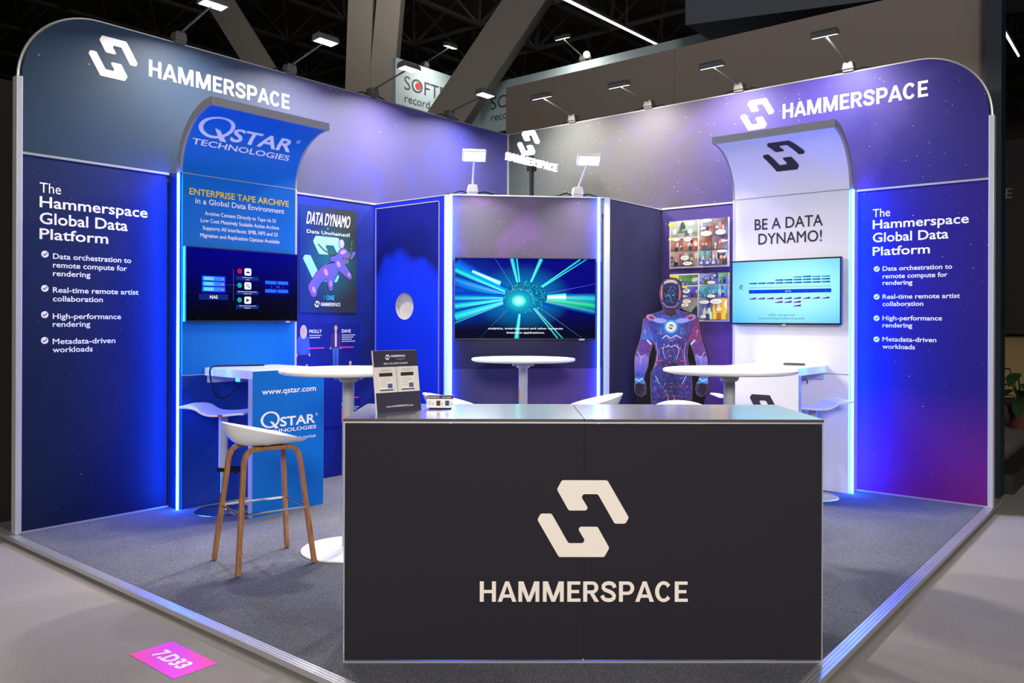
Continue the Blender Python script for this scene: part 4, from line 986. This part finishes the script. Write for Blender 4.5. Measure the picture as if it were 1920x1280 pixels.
# ------------------------------------------------------------------ things on the counter
def on(px_, py_, pz_): return (px_, py_, pz_)
sb = Vector((4.723, 3.187, 1.006)); se = Vector((4.493, 3.227, 1.006)); sw = (se-sb).length
sg_ = tag(empty('tilted_sign', sb, math.atan2((se-sb).y, (se-sb).x)), 'upright dark and white leaflet sign leaning back on the counter', 'sign')
lean = .04/.27; SH = .273
def tilt(pr):
    pr.v = [(x, y*1.0+z*lean, z*.99) for x, y, z in pr.v]; return pr
m = MB(); m.box(0, sw, 0, .006, 0, SH); tilt(m).build('board', 'white_panel', sg_)
m = MB(); m.prism([(.01, 0), (.09, 0), (.03, .15)], sw*.4, sw*.6, axis='x'); m.build('prop', 'dark_print', sg_)
p = Print(-.0006, .0003); dk, pa = srgb(58, 54, 72), srgb(226, 216, 208)
p.rect(.003, sw, .20, SH, dk); p.rect(.003, sw, .0, .087, dk); p.rect(.003, sw, .087, .20, pa); p.layer()
p.rect(sw*.5-.001, sw*.5+.001, .087, .20, dk)
p.logo(.076, .243, .026, .022, wt); p.word(.094, .243, .0095, .075, wt); p.text('UNIVERSITY', .122, .231, .005, width=.045, bold=.03, col=srgb(230, 130, 130))
p.text('READ OUR LATEST CONTENT', sw*.5, .211, .0075, width=.125, align='C', bold=.02, col=wt); p.text('www.HAMMERSPACE.com', sw*.52, .022, .008, width=.14, align='C', bold=.01, col=wt)
for x0 in (.026, .137):
    p.rect(x0, x0+.068, .098, .176, srgb(236, 232, 226)); p.layer(); p.rect(x0, x0+.068, .158, .174, srgb(66, 40, 50) if x0 < .1 else srgb(44, 56, 58)); p.rect(x0, x0+.068, .096, .101, srgb(50, 46, 52))
    for k in range(7): p.rect(x0+.004, x0+(.06 if k < 3 else .036), .150-.006*k, .1515-.006*k, srgb(168, 160, 156))
    p.rect(x0+.04, x0+.064, .106, .126, srgb(80, 88, 150) if x0 < .1 else srgb(96, 100, 130))
    for k in range(2): p.rect(x0+.008, x0+.06, .188-.005*k, .1893-.005*k, srgb(160, 152, 150))
tilt(p).build('print', 'print', sg_)
lb = Vector((4.462, 3.228, 1.006))
lf = tag(empty('leaflet_stand', lb, math.atan2(rt.y, rt.x)), 'small white leaflet stand with dark heading on the counter', 'leaflet stand')
m = MB(); m.box(.012, .112, .004, .05, 0, .006); m.build('base', 'black', lf)
m = MB(); m.prism([(.0, .008), (.006, .008), (.03, .062), (.024, .062)], 0, .122, axis='x'); m.build('card', 'white_panel', lf)
p = Print(-.0006, .0003); l2 = .024/.054
p.rect(0, .122, .046, .062, srgb(58, 40, 70)); p.layer(); p.text('HAMMERSPACE', .012, .051, .005, width=.045, bold=.02, col=wt); p.text('Case Studies', .071, .051, .005, width=.04, bold=.02, col=wt); p.logo(.007, .0535, .008, .007, wt)
for x0, c in ((.004, srgb(200, 200, 200)), (.045, srgb(70, 40, 50)), (.085, srgb(50, 66, 100))):
    p.rect(x0, x0+.018, .016, .038, c); p.rect(x0+.021, x0+.031, .018, .030, srgb(200, 190, 190))
    if x0 > .01: p.rect(x0-.0035, x0-.003, .01, .046, srgb(200, 196, 196))
p.v = [(x, y+(z-.008)*l2, z) for x, y, z in p.v]; p.build('print', 'print', lf)

# ------------------------------------------------------------------ desks at the towers
def desk(loc, rz, W, D, front_m, label, strip_m):
    t = tag(empty('display_desk', loc, rz), label, 'desk')
    m = MB(); m.box(0, W, 0, D, .985, 1.045); m.build('top', 'white_gloss', t, bevel=.002)
    m = MB(); m.box(0.0, W, 0, .05, 0, .985); m.build('front_panel', strip_m, t)
    m = MB(); m.box(.003, W-.003, -.003, -.0002, .0, 1.0405); m.build('front_cover', front_m, t)
    m = MB(); m.box(.02, W-.02, D-.03, D, .93, .985); m.build('wall_batten', strip_m, t)
    return t
dl = desk((3.79, .80, 0), PI, .622, .633, 'tape_blue', 'blue fronted desk with white top below the dark television', 'greypaint')
place_text('lettering', dl, [('www.qstar.com', .076, .872, .042, {'width': .47, 'bold': .03})], 'white_print', y=-.0045)
star_logo(-.0045, .066, .587, .485, .160, dl, 'white_print', tail='THE FUTURE OF YOUR DATA®')
m = MB(); m.box(.03, .12, .20, .26, .955, .985); o = m.build('socket_box', 'steel', dl)
dr = desk((.80, 2.98, 0), PI/2, .62, .633, 'white_panel', 'white desk with black hook logo below the pale television', 'greypaint')
p = Print(-.0045); p.logo(.31, .70, .30, .25); p.build('logo', 'dark_print', dr)
m = MB(); m.tube([(.622, .06, .95), (.645, .06, .962), (.665, .06, .95), (.66, .06, .925)], .004, 8); m.build('hook', 'black', dr, smooth=True)
rm = tag(empty('remote_control', (.36, 3.40, 1.045), PI/2+.25), 'slim dark remote control lying on the white desk', 'remote control')
m = MB(); m.prism(fillet([(-.085, -.022), (.085, -.022), (.085, .022), (-.085, .022)], .012), .001, .018, axis='z'); m.build('case', 'lampgrey', rm, bevel=.003)
m = MB()
for k in range(5):
    for j in (-1, 0, 1): m.box(-.065+.022*k, -.053+.022*k, j*.012-.004, j*.012+.004, .018, .0195)
m.build('buttons', 'black', rm)
def spline(pts, n=8):
    P = [Vector(p) for p in pts]; out = []
    for i in range(len(P)-1):
        a, b, c, d = P[max(i-1, 0)], P[i], P[i+1], P[min(i+2, len(P)-1)]
        for k in range(n):
            t = k/n; out.append(.5*((2*b)+(c-a)*t+(2*a-5*b+4*c-d)*t*t+(3*b-a-3*c+d)*t**3))
    return out+[P[-1]]
m = MB(); m.tube(spline([(3.36, .30, 1.051), (3.50, .28, 1.053), (3.66, .26, 1.056), (3.77, .26, 1.056), (3.812, .28, 1.03), (3.815, .30, .95), (3.79, .31, .86), (3.735, .31, .815), (3.67, .33, .845), (3.63, .40, .92), (3.62, .46, .957)]), .006, 8)
tag(m.build('black_cable', 'black', None, smooth=True), 'black cable drooping over the edge of the blue fronted desk', 'cable')

# ------------------------------------------------------------------ round tables
def round_table(loc, label):
    t = tag(empty('high_table', loc), label, 'table', 'round white high tables')
    m = MB(); m.lathe([(.39, 1.082), (.405, 1.085), (.415, 1.092), (.415, 1.104), (.410, 1.107)], 72); m.build('tabletop', 'white_gloss', t, smooth=True)
    m = MB(); m.box(-.085, .085, -.03, .03, 1.045, 1.082); m.lathe([(.05, 1.03), (.06, 1.045), (.06, 1.06)], 24); m.build('top_bracket', 'greypaint', t, bevel=.003)
    m = MB(); m.lathe([(.036, .02), (.036, 1.05)], 32); m.build('column', 'greypaint', t, smooth=True)
    m = MB(); m.lathe([(.278, 0.0), (.282, .004), (.280, .011), (.26, .014), (.05, .018), (.045, .03)], 72); m.build('base_plate', 'white_gloss', t, smooth=True)
    m = MB(); m.box(-.038, -.03, -.012, .012, .78, .87); m.build('lever', 'red', t)
    return t
rtb = round_table((3.852, 1.931, 0), 'round white high table nearest the blue desk'); rtb.rotation_euler = (0, 0, 2.2)
dup(rtb, (1.974, 1.806, 0), 2.4, 'round white high table in front of the large cyan television')
dup(rtb, (2.206, 3.666, 0), .6, 'round white high table nearest the white desk and humanoid cut-out')

# ------------------------------------------------------------------ shell stools with bent wooden legs (local x: forward)
def shell_stool(loc, rz, label):
    t = tag(empty('shell_stool', loc, rz), label, 'bar stool', 'white shell stools with wooden legs')
    def rim(a):
        back = ((1-math.cos(a))/2); r = .238 if abs(a) < 7 else 0
        return (.24*math.cos(a)+.0, .225*math.sin(a)*(1+.05*math.cos(a)), .712+.115*back**1.15-.012*max(0, math.cos(a))**3)
    N, K = 56, 12; vs = [(-.03, 0, .717)]; fs = []
    for k in range(1, K+1):
        s = k/K
        for i in range(N):
            a = 2*PI*i/N; x, y, z = rim(a); e = 2.6 if math.cos(a) < 0 else 2.0
            zz = .717+(z-.717)*s**e; vs.append((-.03+(x+.03)*s**.92, y*s**.92, zz))
    for i in range(N): fs.append((0, 1+i, 1+(i+1) % N))
    for k in range(K-1):
        for i in range(N): fs.append((1+k*N+i, 1+(k+1)*N+i, 1+(k+1)*N+(i+1) % N, 1+k*N+(i+1) % N))
    # lower face of the shell, bellied below the back
    o = len(vs); vs.append((-.05, 0, .688))
    for k in range(1, K+1):
        s = k/K
        for i in range(N):
            a = 2*PI*i/N; x, y, z = rim(a); e = 3.2 if math.cos(a) < 0 else 2.4
            zz = .688+(z-.010*(1-s**8)-.688)*s**e; vs.append((-.05+(x+.05)*s**.75, y*s**.75, zz))
    for i in range(N): fs.append((o, o+1+(i+1) % N, o+1+i))
    for k in range(K-1):
        for i in range(N): fs.append((o+1+k*N+i, o+1+k*N+(i+1) % N, o+1+(k+1)*N+(i+1) % N, o+1+(k+1)*N+i))
    for i in range(N): fs.append((1+(K-1)*N+i, o+1+(K-1)*N+i, o+1+(K-1)*N+(i+1) % N, 1+(K-1)*N+(i+1) % N))
    m = MB(); m.add(vs, fs); m.build('seat_shell', 'white_plastic', t, smooth=True, angle=60)
    for sy in (-1, 1):
        ft = Vector((.222, sy*.203, .006)); tp = Vector((.165, sy*.128, .595)); tm = Vector((.10, sy*.115, .676))
        bk = Vector((-.222, sy*.203, .006)); tb = Vector((-.165, sy*.128, .595)); tn = Vector((-.10, sy*.115, .676))
        path = [ft]+[ft.lerp(tp, k/5) for k in range(1, 5)]
        arc = lambda a, c, b, n=7: [a*(1-q)**2+c*2*q*(1-q)+b*q*q for q in [k/n for k in range(n+1)]]
        path += arc(tp, Vector((.155, sy*.117, .676)), tm)+[Vector((0, sy*.113, .680))]+arc(tn, Vector((-.155, sy*.117, .676)), tb)
        path += [tb.lerp(bk, k/5) for k in range(1, 5)]+[bk]
        m = MB(); m.strip([(q, (0, 1, 0)) for q in path], .034, .024); m.build('leg_frame', 'wood', t, bevel=.003)
    q = lambda sx, sy: Vector((sx*.193, sy*.167, .325))
    m = MB(); c = [q(1, 1), q(1, -1), q(-1, -1), q(-1, 1)]
    for a, b in zip(c, c[1:]+c[:1]): m.tube([a, b], .0065, 8)
    m.build('footrest', 'chrome', t, smooth=True)
    m = MB(); m.box(-.07, .07, -.13, .13, .678, .692); m.build('seat_mount', 'black', t)
    return t
ss = shell_stool((4.325, 1.752, 0), math.radians(167), 'white shell stool with wooden legs standing in front of the blue desk')
dup(ss, (2.345, 1.38, 0), math.atan2(.77, -.63), 'white shell stool behind the counter, left of the middle round table')
dup(ss, (1.60, 2.225, 0), math.atan2(-.77, .63), 'white shell stool behind the counter, right of the middle round table')
dup(ss, (1.86, 3.16, 0), math.atan2(.45, .6), 'white shell stool behind the counter in front of the humanoid cut-out')

# ------------------------------------------------------------------ gas-lift bar stools (local x: forward)
def lift_stool(loc, rz, label):
    t = tag(empty('lift_stool', loc, rz), label, 'bar stool', 'pale gas-lift bar stools')
    m = MB(); m.lathe([(.198, 0), (.2, .004), (.19, .010), (.04, .016), (.026, .03)], 56); m.build('base_plate', 'chrome', t, smooth=True)
    m = MB(); m.lathe([(.019, .016), (.019, .33)], 20); m.build('lift_rod', 'chrome', t, smooth=True)
    m = MB(); m.lathe([(.033, .29), (.033, .70), (.05, .722)], 24); m.build('column', 'greypaint', t, smooth=True)
    m = MB(); m.box(-.03, .13, -.045, .045, .295, .32); m.tube([(.13, -.12, .307), (.13, .12, .307)], .012, 10); m.build('footrest', 'black', t)
    prof = spline([(x, 0, z) for x, z in ((-.262, .785), (-.21, .783), (-.15, .772), (-.105, .745), (-.06, .729), (.0, .725), (.08, .729), (.16, .738), (.205, .738))], 5)
    up_ = [(q.x, q.z) for q in prof]
    lo = [(x, z-.016) for x, z in reversed(up_)]
    m = MB(); m.prism(up_+lo, -.17, .17); m.build('seat', 'white_plastic', t, bevel=.006)
    m = MB(); m.box(.02, .055, -.176, -.170, .712, .726); m.build('lever', 'red', t)
    return t
ls = lift_stool((3.789, .426, 0), math.atan2(.77, -.63), 'pale lift stool beside the blue fronted desk, back edge turned up')
dup(ls, (.475, 3.595, 0), math.atan2(-.77, .63), 'pale lift stool between the white desk and the right light strip')
dup(ls, (.46, 3.02, 0), math.atan2(.77, -.63), 'pale lift stool mostly hidden behind the white desk and table column')

# ------------------------------------------------------------------ floodlights on arms
def flood(loc, rz, label, reach, rise, tilt_, power, swing=0., kind='lampgrey', spread=150, aimdown=None, glow=True):
    """local -y points out of the wall; the head sits reach out and rise up, lens turned by tilt_ from straight down towards the wall"""
    t = tag(empty('arm_floodlight', loc, rz), label, 'floodlight', 'floodlights on arms along the wall tops')
    m = MB(); m.box(-.045, .045, -.035, .06, 0, .02); m.prism([(-.05, .02), (.05, .02), (.038, .085), (-.038, .085)], -.045, .045); m.build('clamp', kind, t, bevel=.006)
    m = MB(); m.tube(spline([(-.05, .02, .02), (-.10, .02, .035), (-.17, .02, .012), (-.24, .03, .006)], 6), .006, 6); m.build('cable', 'black', t); m = MB(); m.tube(spline([(.05, .02, .02), (.11, .02, .03), (.19, .02, .008)], 6), .006, 6); m.build('cable', 'black', t)
    hx, hy, hz = swing, -reach, rise
    m = MB(); m.tube([(0, 0, .07), (hx*.5, hy*.5, hz*.5+.035), (hx, hy, hz)], .009, 10); m.build('arm', kind, t, smooth=True)
    hd = MB(); hd.box(-.10, .10, -.05, .05, 0, .03); hd.box(-.10, .10, -.055, .055, -.008, 0)
    for k in range(9): hd.box(-.095+.022*k, -.089+.022*k, -.045, .045, .03, .045)
    for gy in (-.02, .02): hd.box(-.09, .09, gy-.0035, gy+.0035, -.0135, -.0105)
    o = hd.build('head', kind, t, bevel=.003); o.location = (hx, hy, hz); o.rotation_euler = (tilt_, 0, 0)
    ln = MB(); ln.box(-.088, .088, -.042, .042, -.0105, -.0085); l = ln.build('lens', 'lens', o)
    L = bpy.data.lights.new('flood_beam', 'AREA'); L.shape = 'RECTANGLE'; L.size = .17; L.size_y = .08; L.energy = power; L.color = (1, .95, .86); L.spread = math.radians(spread)
    lo = bpy.data.objects.new('flood_beam', L); COL.objects.link(lo); lo.parent = o; lo.location = (0, 0, -.016)
    return t
names = ('nearest the rounded left end', 'second from the left end', 'above the blue poster bay', 'closest to the booth corner')
for (u, nm, rs_, tl_, pw) in ((3.90, names[0], .17, -.08, 48), (2.90, names[1], .17, -.08, 48), (1.975, names[2], .17, -.08, 48), (.93, names[3], .16, -.08, 48)):
    flood((u, -.03, HT+.005), PI, 'arm floodlight on the left wall top, '+nm, .52, rs_, tl_, pw, swing=-.02)
rn = ('closest to the booth corner', 'second from the corner', 'above the left edge of the white tower', 'nearest the rounded right end')
for (v, nm, rs_, tl_, pw) in ((.88, rn[0], .17, .30, 32), (1.80, rn[1], .12, .30, 32), (2.745, rn[2], .12, .30, 32), (3.714, rn[3], .18, .30, 32)):
    flood((-.03, v, HT+.005), PI/2, 'arm floodlight on the right wall top, '+rn[['closest', 'second', 'above', 'nearest'].index(nm.split()[0])], .52, rs_, tl_, pw, swing=-.03)
def bpos(x, back=.03):
    d = (B-A).normalized(); n_ = Vector((math.sin(DZ), -math.cos(DZ), 0)); q = A+d*x-n_*back; return (q.x, q.y, 2.502)
flood(bpos(.20), DZ, 'pale arm floodlight on the booth top, left of the lit sign', .20, .30, -.75, 66, kind='lampwhite')
flood(bpos(1.13), DZ, 'pale arm floodlight on the booth top, right of the lit sign', .20, .29, -.75, 66, swing=.06, kind='lampwhite')

# ------------------------------------------------------------------ lit sign on a pole
hs = tag(empty('lit_sign', (.54, .763, 2.44), math.atan2(rt.y, rt.x)), 'glowing white logo sign on a black pole above the angled booth', 'lit sign')
m = MB(); m.tube([(0, .03, 0), (0, .03, .35), (0, .03, .72)], [.022, .022, .028], 12); m.box(-.05, .05, .015, .055, .50, .60); m.build('pole', 'black', hs, smooth=False)
def slab(parts, y0, y1):
    q = MB()
    for pc in parts: q.prism(pc, y0, y1)
    return q
o = slab(logo2d(0, 0, .25, .245), -.02, .008).build('logo', 'signglow', hs); o.location = (-.03, 0, .775); o.rotation_euler = (0, -.0, -.55)
o = slab(wordmark(-.31, 0, .075, .62), -.012, .02).build('lettering', 'signglow', hs); o.location = (0, -.005, .545); o.rotation_euler = (0, .10, .55)

# ------------------------------------------------------------------ what stands behind the booth
m = MB(); m.box(-.86, -.80, -.70, 1.66, -.045, 4.34); m.box(-.86, -.80, 1.664, 4.62, -.045, 4.34)
tag(m.build('wall_back', 'taupe'), 'tall taupe back wall of the neighbouring stand', 'wall', kind='structure')
m = MB(); m.box(-.88, -.66, 4.62, 4.735, -.045, 9)
tag(m.build('corner_post', 'teal'), 'tall dark teal post at the right end of the taupe wall', 'post')
sv = empty('wall_far', (-2.272, -2.43, 0)); tag(sv, 'pale blue corner wall of a distant record stand', 'wall', kind='structure')
m = MB(); m.box(0, 1.76, -.06, 0, 4.25, 5.0); m.box(-.06, 0, -.06, 4.5, 4.25, 5.0); m.build('panel', 'softwall', sv)
for x, y in ((1.70, -.06), (-.06, -.06), (-.06, 4.44)): m = MB(); m.box(x, x+.06, y, y+.06, -.045, 4.25); m.build('post', 'greypaint', sv)
pt = Print(); 
tx = MB()
def far_text(body, u0, z, cap, width, mat, plane):
    vs, fs = text2d(body, 0, z, cap, width=width, bold=.0)
    tx.add([((1.76-(u0+x)) if plane == 0 else .003, .003 if plane == 0 else u0+x, zz) for x, zz in vs], fs)
for pl, o_ in ((0, 0), (1, .04)):
    far_text('SOFTR', .16+o_, 4.60, .19, .86, 0, pl); far_text('record st', .17+o_, 4.425, .115, .68, 0, pl)
far_text('ay', 1.36, 4.425, .115, .15, 0, 0)
tx.build('lettering', plain('slate_sign_ink', srgb(60, 66, 72), .6), sv)
m = MB(); m.lathe([(.05, 0), (.05, .003)], 20); o = m.build('red_dot', 'red', sv); o.rotation_euler = (-PI/2, 0, 0); o.location = (1.76-.425, .004, 4.70)
flood((-1.1, -2.46, 5.0), PI, 'small lit arm floodlight on the distant pale blue wall', .5, .2, .2, 9, kind='lampgrey')
flood((-2.30, -.55, 5.0), PI/2, 'small arm floodlight on the distant wall, past the slanted strut', .5, .2, .3, 9, kind='lampgrey')
def bar(name, a, b, wx, wy, mat, label, cat):
    a, b = Vector(a), Vector(b); d = b-a; o = MB(); L = d.length
    o.box(-wx/2, wx/2, -wy/2, wy/2, 0, L); ob = o.build(name, mat); ob.location = a
    ob.rotation_euler = d.to_track_quat('Z', 'Y').to_euler(); return tag(ob, label, cat)
def ext(a, b, lo, hi):
    a, b = Vector(a), Vector(b); d = (b-a)/(b.z-a.z); return a+d*(lo-a.z), a+d*(hi-a.z)
for nm, a, b, wx, lab in (('roof_strut', (-4.034, -7.375, 5.964), (-4.079, -7.321, 8.304), .66, 'upright dark grey roof strut, left of the pale sign'),
        ('roof_strut', (-4.318, -7.03, 5.743), (-4.453, -6.865, 8.306), .52, 'grey roof strut beside the pale record stand sign'),
        ('roof_strut', (-1.22, -2.137, 4.195), (-2.014, -1.169, 6.085), .57, 'slanted grey roof strut crossing in front of the pale sign'),
        ('roof_strut', (-2.761, -8.926, 6.57), (-2.121, -9.706, 8.181), .55, 'slanted grey roof strut behind the left wall top')):
    a, b = ext(a, b, 2.0, 12.5); bar(nm, a, b, wx, .5, 'strut', lab, 'roof strut')
for i, (a, b, lab) in enumerate((((-4.253, -2.382, 6.971), (-12.606, -4.815, 8.701), 'long thin linear lamp hanging above the taupe wall'), ((-11.362, 3.124, 7.261), (-18.599, 2.483, 8.59), 'thin linear lamp hanging at the far right'))):
    t = empty('linear_lamp', a); tag(t, lab, 'lamp'); d = Vector(b)-Vector(a)
    m = MB(); nseg = 3 if i == 0 else 1; cuts = (0, .70, .92, 1) if i == 0 else (0, 1)
    for k in range(nseg): m.tube([d*(cuts[k]+.004), d*(cuts[k+1]-.004)], .026, 8)
    m.build('tube', 'lineglow', t)
    m = MB(); m.tube([Vector((0, 0, .06)), d+Vector((0, 0, .06))], .04, 6)
    for f_ in (.1, .5, .9): m.tube([d*f_+Vector((0, 0, .05)), Vector(((d*f_).x, (d*f_).y, 9.45-a[2]))], .008, 5)
    m.build('housing', 'truss', t)
t = tag(empty('spotlight', (-2.2, -.43, 5.06)), 'small bright spotlight above the distant wall', 'spotlight')
bm_ = bmesh.new(); bmesh.ops.create_uvsphere(bm_, u_segments=16, v_segments=10, radius=.045); me = bpy.data.meshes.new('bulb'); bm_.to_mesh(me); bm_.free(); me.materials.append(M['spotglow'])
o = bpy.data.objects.new('bulb', me); COL.objects.link(o); o.parent = t
m = MB(); m.tube([(-.06, 0, -.02), (-.09, 0, .0), (-.10, 0, -.06)], [.03, .02, .012], 8); m.build('hanger', 'truss', t)
t = tag(empty('hanging_banner', (-1.54, 1.405, 4.86)), 'dark grey hanging banner box at the top right', 'hanging banner')
m = MB(); m.prism([(0, 0), (4.0, -.43), (4.0, 1.6), (0, 1.6)], -.9, 0, axis='x'); m.build('cloth', 'charcoal', t)
m = MB()
for y in (.5, 2.5): m.tube([(-.4, y, 1.6), (-.4, y, 7)], .01, 6)
m.build('hanging_wire', 'truss', t)

# roof: space frame of steel tubes under a black deck
m = MB(); rr = random.Random(4); S = 2.6; z0, z1 = 9.6, 11.6
def node(i, j): return Vector((-28+S*i, -30+S*j, z0))
def topn(i, j): return Vector((-28+S*(i+.5), -30+S*(j+.5), z1))
NI, NJ = 13, 17
for i in range(NI):
    for j in range(NJ):
        if i+1 < NI: m.tube([node(i, j), node(i+1, j)], .07, 5, caps=False)
        if j+1 < NJ: m.tube([node(i, j), node(i, j+1)], .07, 5, caps=False)
        if i+1 < NI and j+1 < NJ:
            for a, b in ((0, 0), (1, 0), (0, 1), (1, 1)): m.tube([node(i+a, j+b), topn(i, j)], .05, 5, caps=False)
            if i+2 < NI: m.tube([topn(i, j), topn(i+1, j)], .07, 5, caps=False)
            if j+2 < NJ: m.tube([topn(i, j), topn(i, j+1)], .07, 5, caps=False)
rf = m.build('ceiling', 'truss'); tag(rf, 'dark steel space frame under the hall roof', 'ceiling', kind='structure')
m = MB(); m.box(-40, 20, -40, 25, 12.0, 12.1); tag(m.build('ceiling_deck', 'roofdeck'), 'black roof deck above the steel frame', 'ceiling', kind='structure')
m = MB(); m.box(-34, -33.8, -40, 25, -.045, 12); m.box(-40, 20, -36, -35.8, -.045, 12); tag(m.build('wall_hall', 'roofdeck'), 'dark far walls of the hall', 'wall', kind='structure')
# dark stand at the far left edge
m = MB(); m.box(4.4, 5.06, -2.6, -.55, -.045, 3.1); tag(m.build('black_partition', 'darkstand'), 'black partition at the far left behind the booth', 'partition')
# dark stand on the right with a plant
m = MB(); m.box(-6.8, -.9, 4.62, 4.80, -.045, .12); tag(m.build('stand_plinth', 'darkstand'), 'low black plinth edge right of the teal post', 'plinth')
t = tag(empty('dark_stand', (-9.5, 2.2, -.045)), 'dark stand with a ledge and cream front behind the potted plant', 'stand')
m = MB(); m.box(0, .2, -2.0, 3.2, 0, 1.25); m.box(0, .2, -2.0, 3.2, 1.35, 4.6); m.build('panel', 'darkstand', t)
m = MB(); m.box(.2, .24, .2, 3.2, .15, 1.22); m.build('counter_front', 'cardgrey', t)
m = MB(); m.box(.15, .6, -2.0, 3.2, 1.25, 1.32); m.build('ledge', 'darkstand', t)
vs, fs = text2d('GE', 0, 0, .17, width=.27, align='R', bold=.0); q = MB(); q.add([(.205, 1.42+x, 3.60+z) for x, z in vs], fs); q.build('lettering', plain('grey_sign_ink', (.35, .35, .35), .6), t)
t = tag(empty('potted_plant', (-5.9, 4.22, -.045)), 'leafy potted plant in a brown pot at the far right', 'plant')
m = MB(); m.lathe([(.13, 0), (.18, .30), (.19, .33), (.17, .33), (.165, .30)], 28); m.build('pot', 'pot', t, smooth=True)
m = MB(); m.lathe([(.166, .295), (.166, .302)], 20); m.build('soil', 'soil', t)
rl = random.Random(8); m = MB(); st = MB()
for k in range(16):
    a = k*2.4; l = .22+.18*rl.random(); h = .30+.45*k/16; b0 = Vector((.03*math.cos(a), .03*math.sin(a), .3)); b1 = Vector((.16*math.cos(a), .16*math.sin(a), h+.1)); st.tube([b0, b0.lerp(b1, .5)+Vector((0, 0, .06)), b1], .008, 6)
    dx = Vector((math.cos(a), math.sin(a), .35-.5*rl.random())).normalized(); sd_ = Vector((-math.sin(a), math.cos(a), 0)); n_ = dx.cross(sd_); V_ = []; F_ = []
    for i in range(9):
        q = i/8; ww = .085*math.sin(PI*min(1, q*.93+.05))**.8; c_ = b1+dx*l*q-Vector((0, 0, .16*q*q)); V_ += [c_-sd_*ww+n_*-.015*q, c_+n_*-.02, c_+sd_*ww+n_*-.015*q]
    for i in range(8): F_ += [(3*i, 3*i+1, 3*i+4, 3*i+3), (3*i+1, 3*i+2, 3*i+5, 3*i+4)]
    m.add(V_, F_)
st.build('stem', 'leaf', t); m.build('foliage', 'leaf', t, smooth=True)
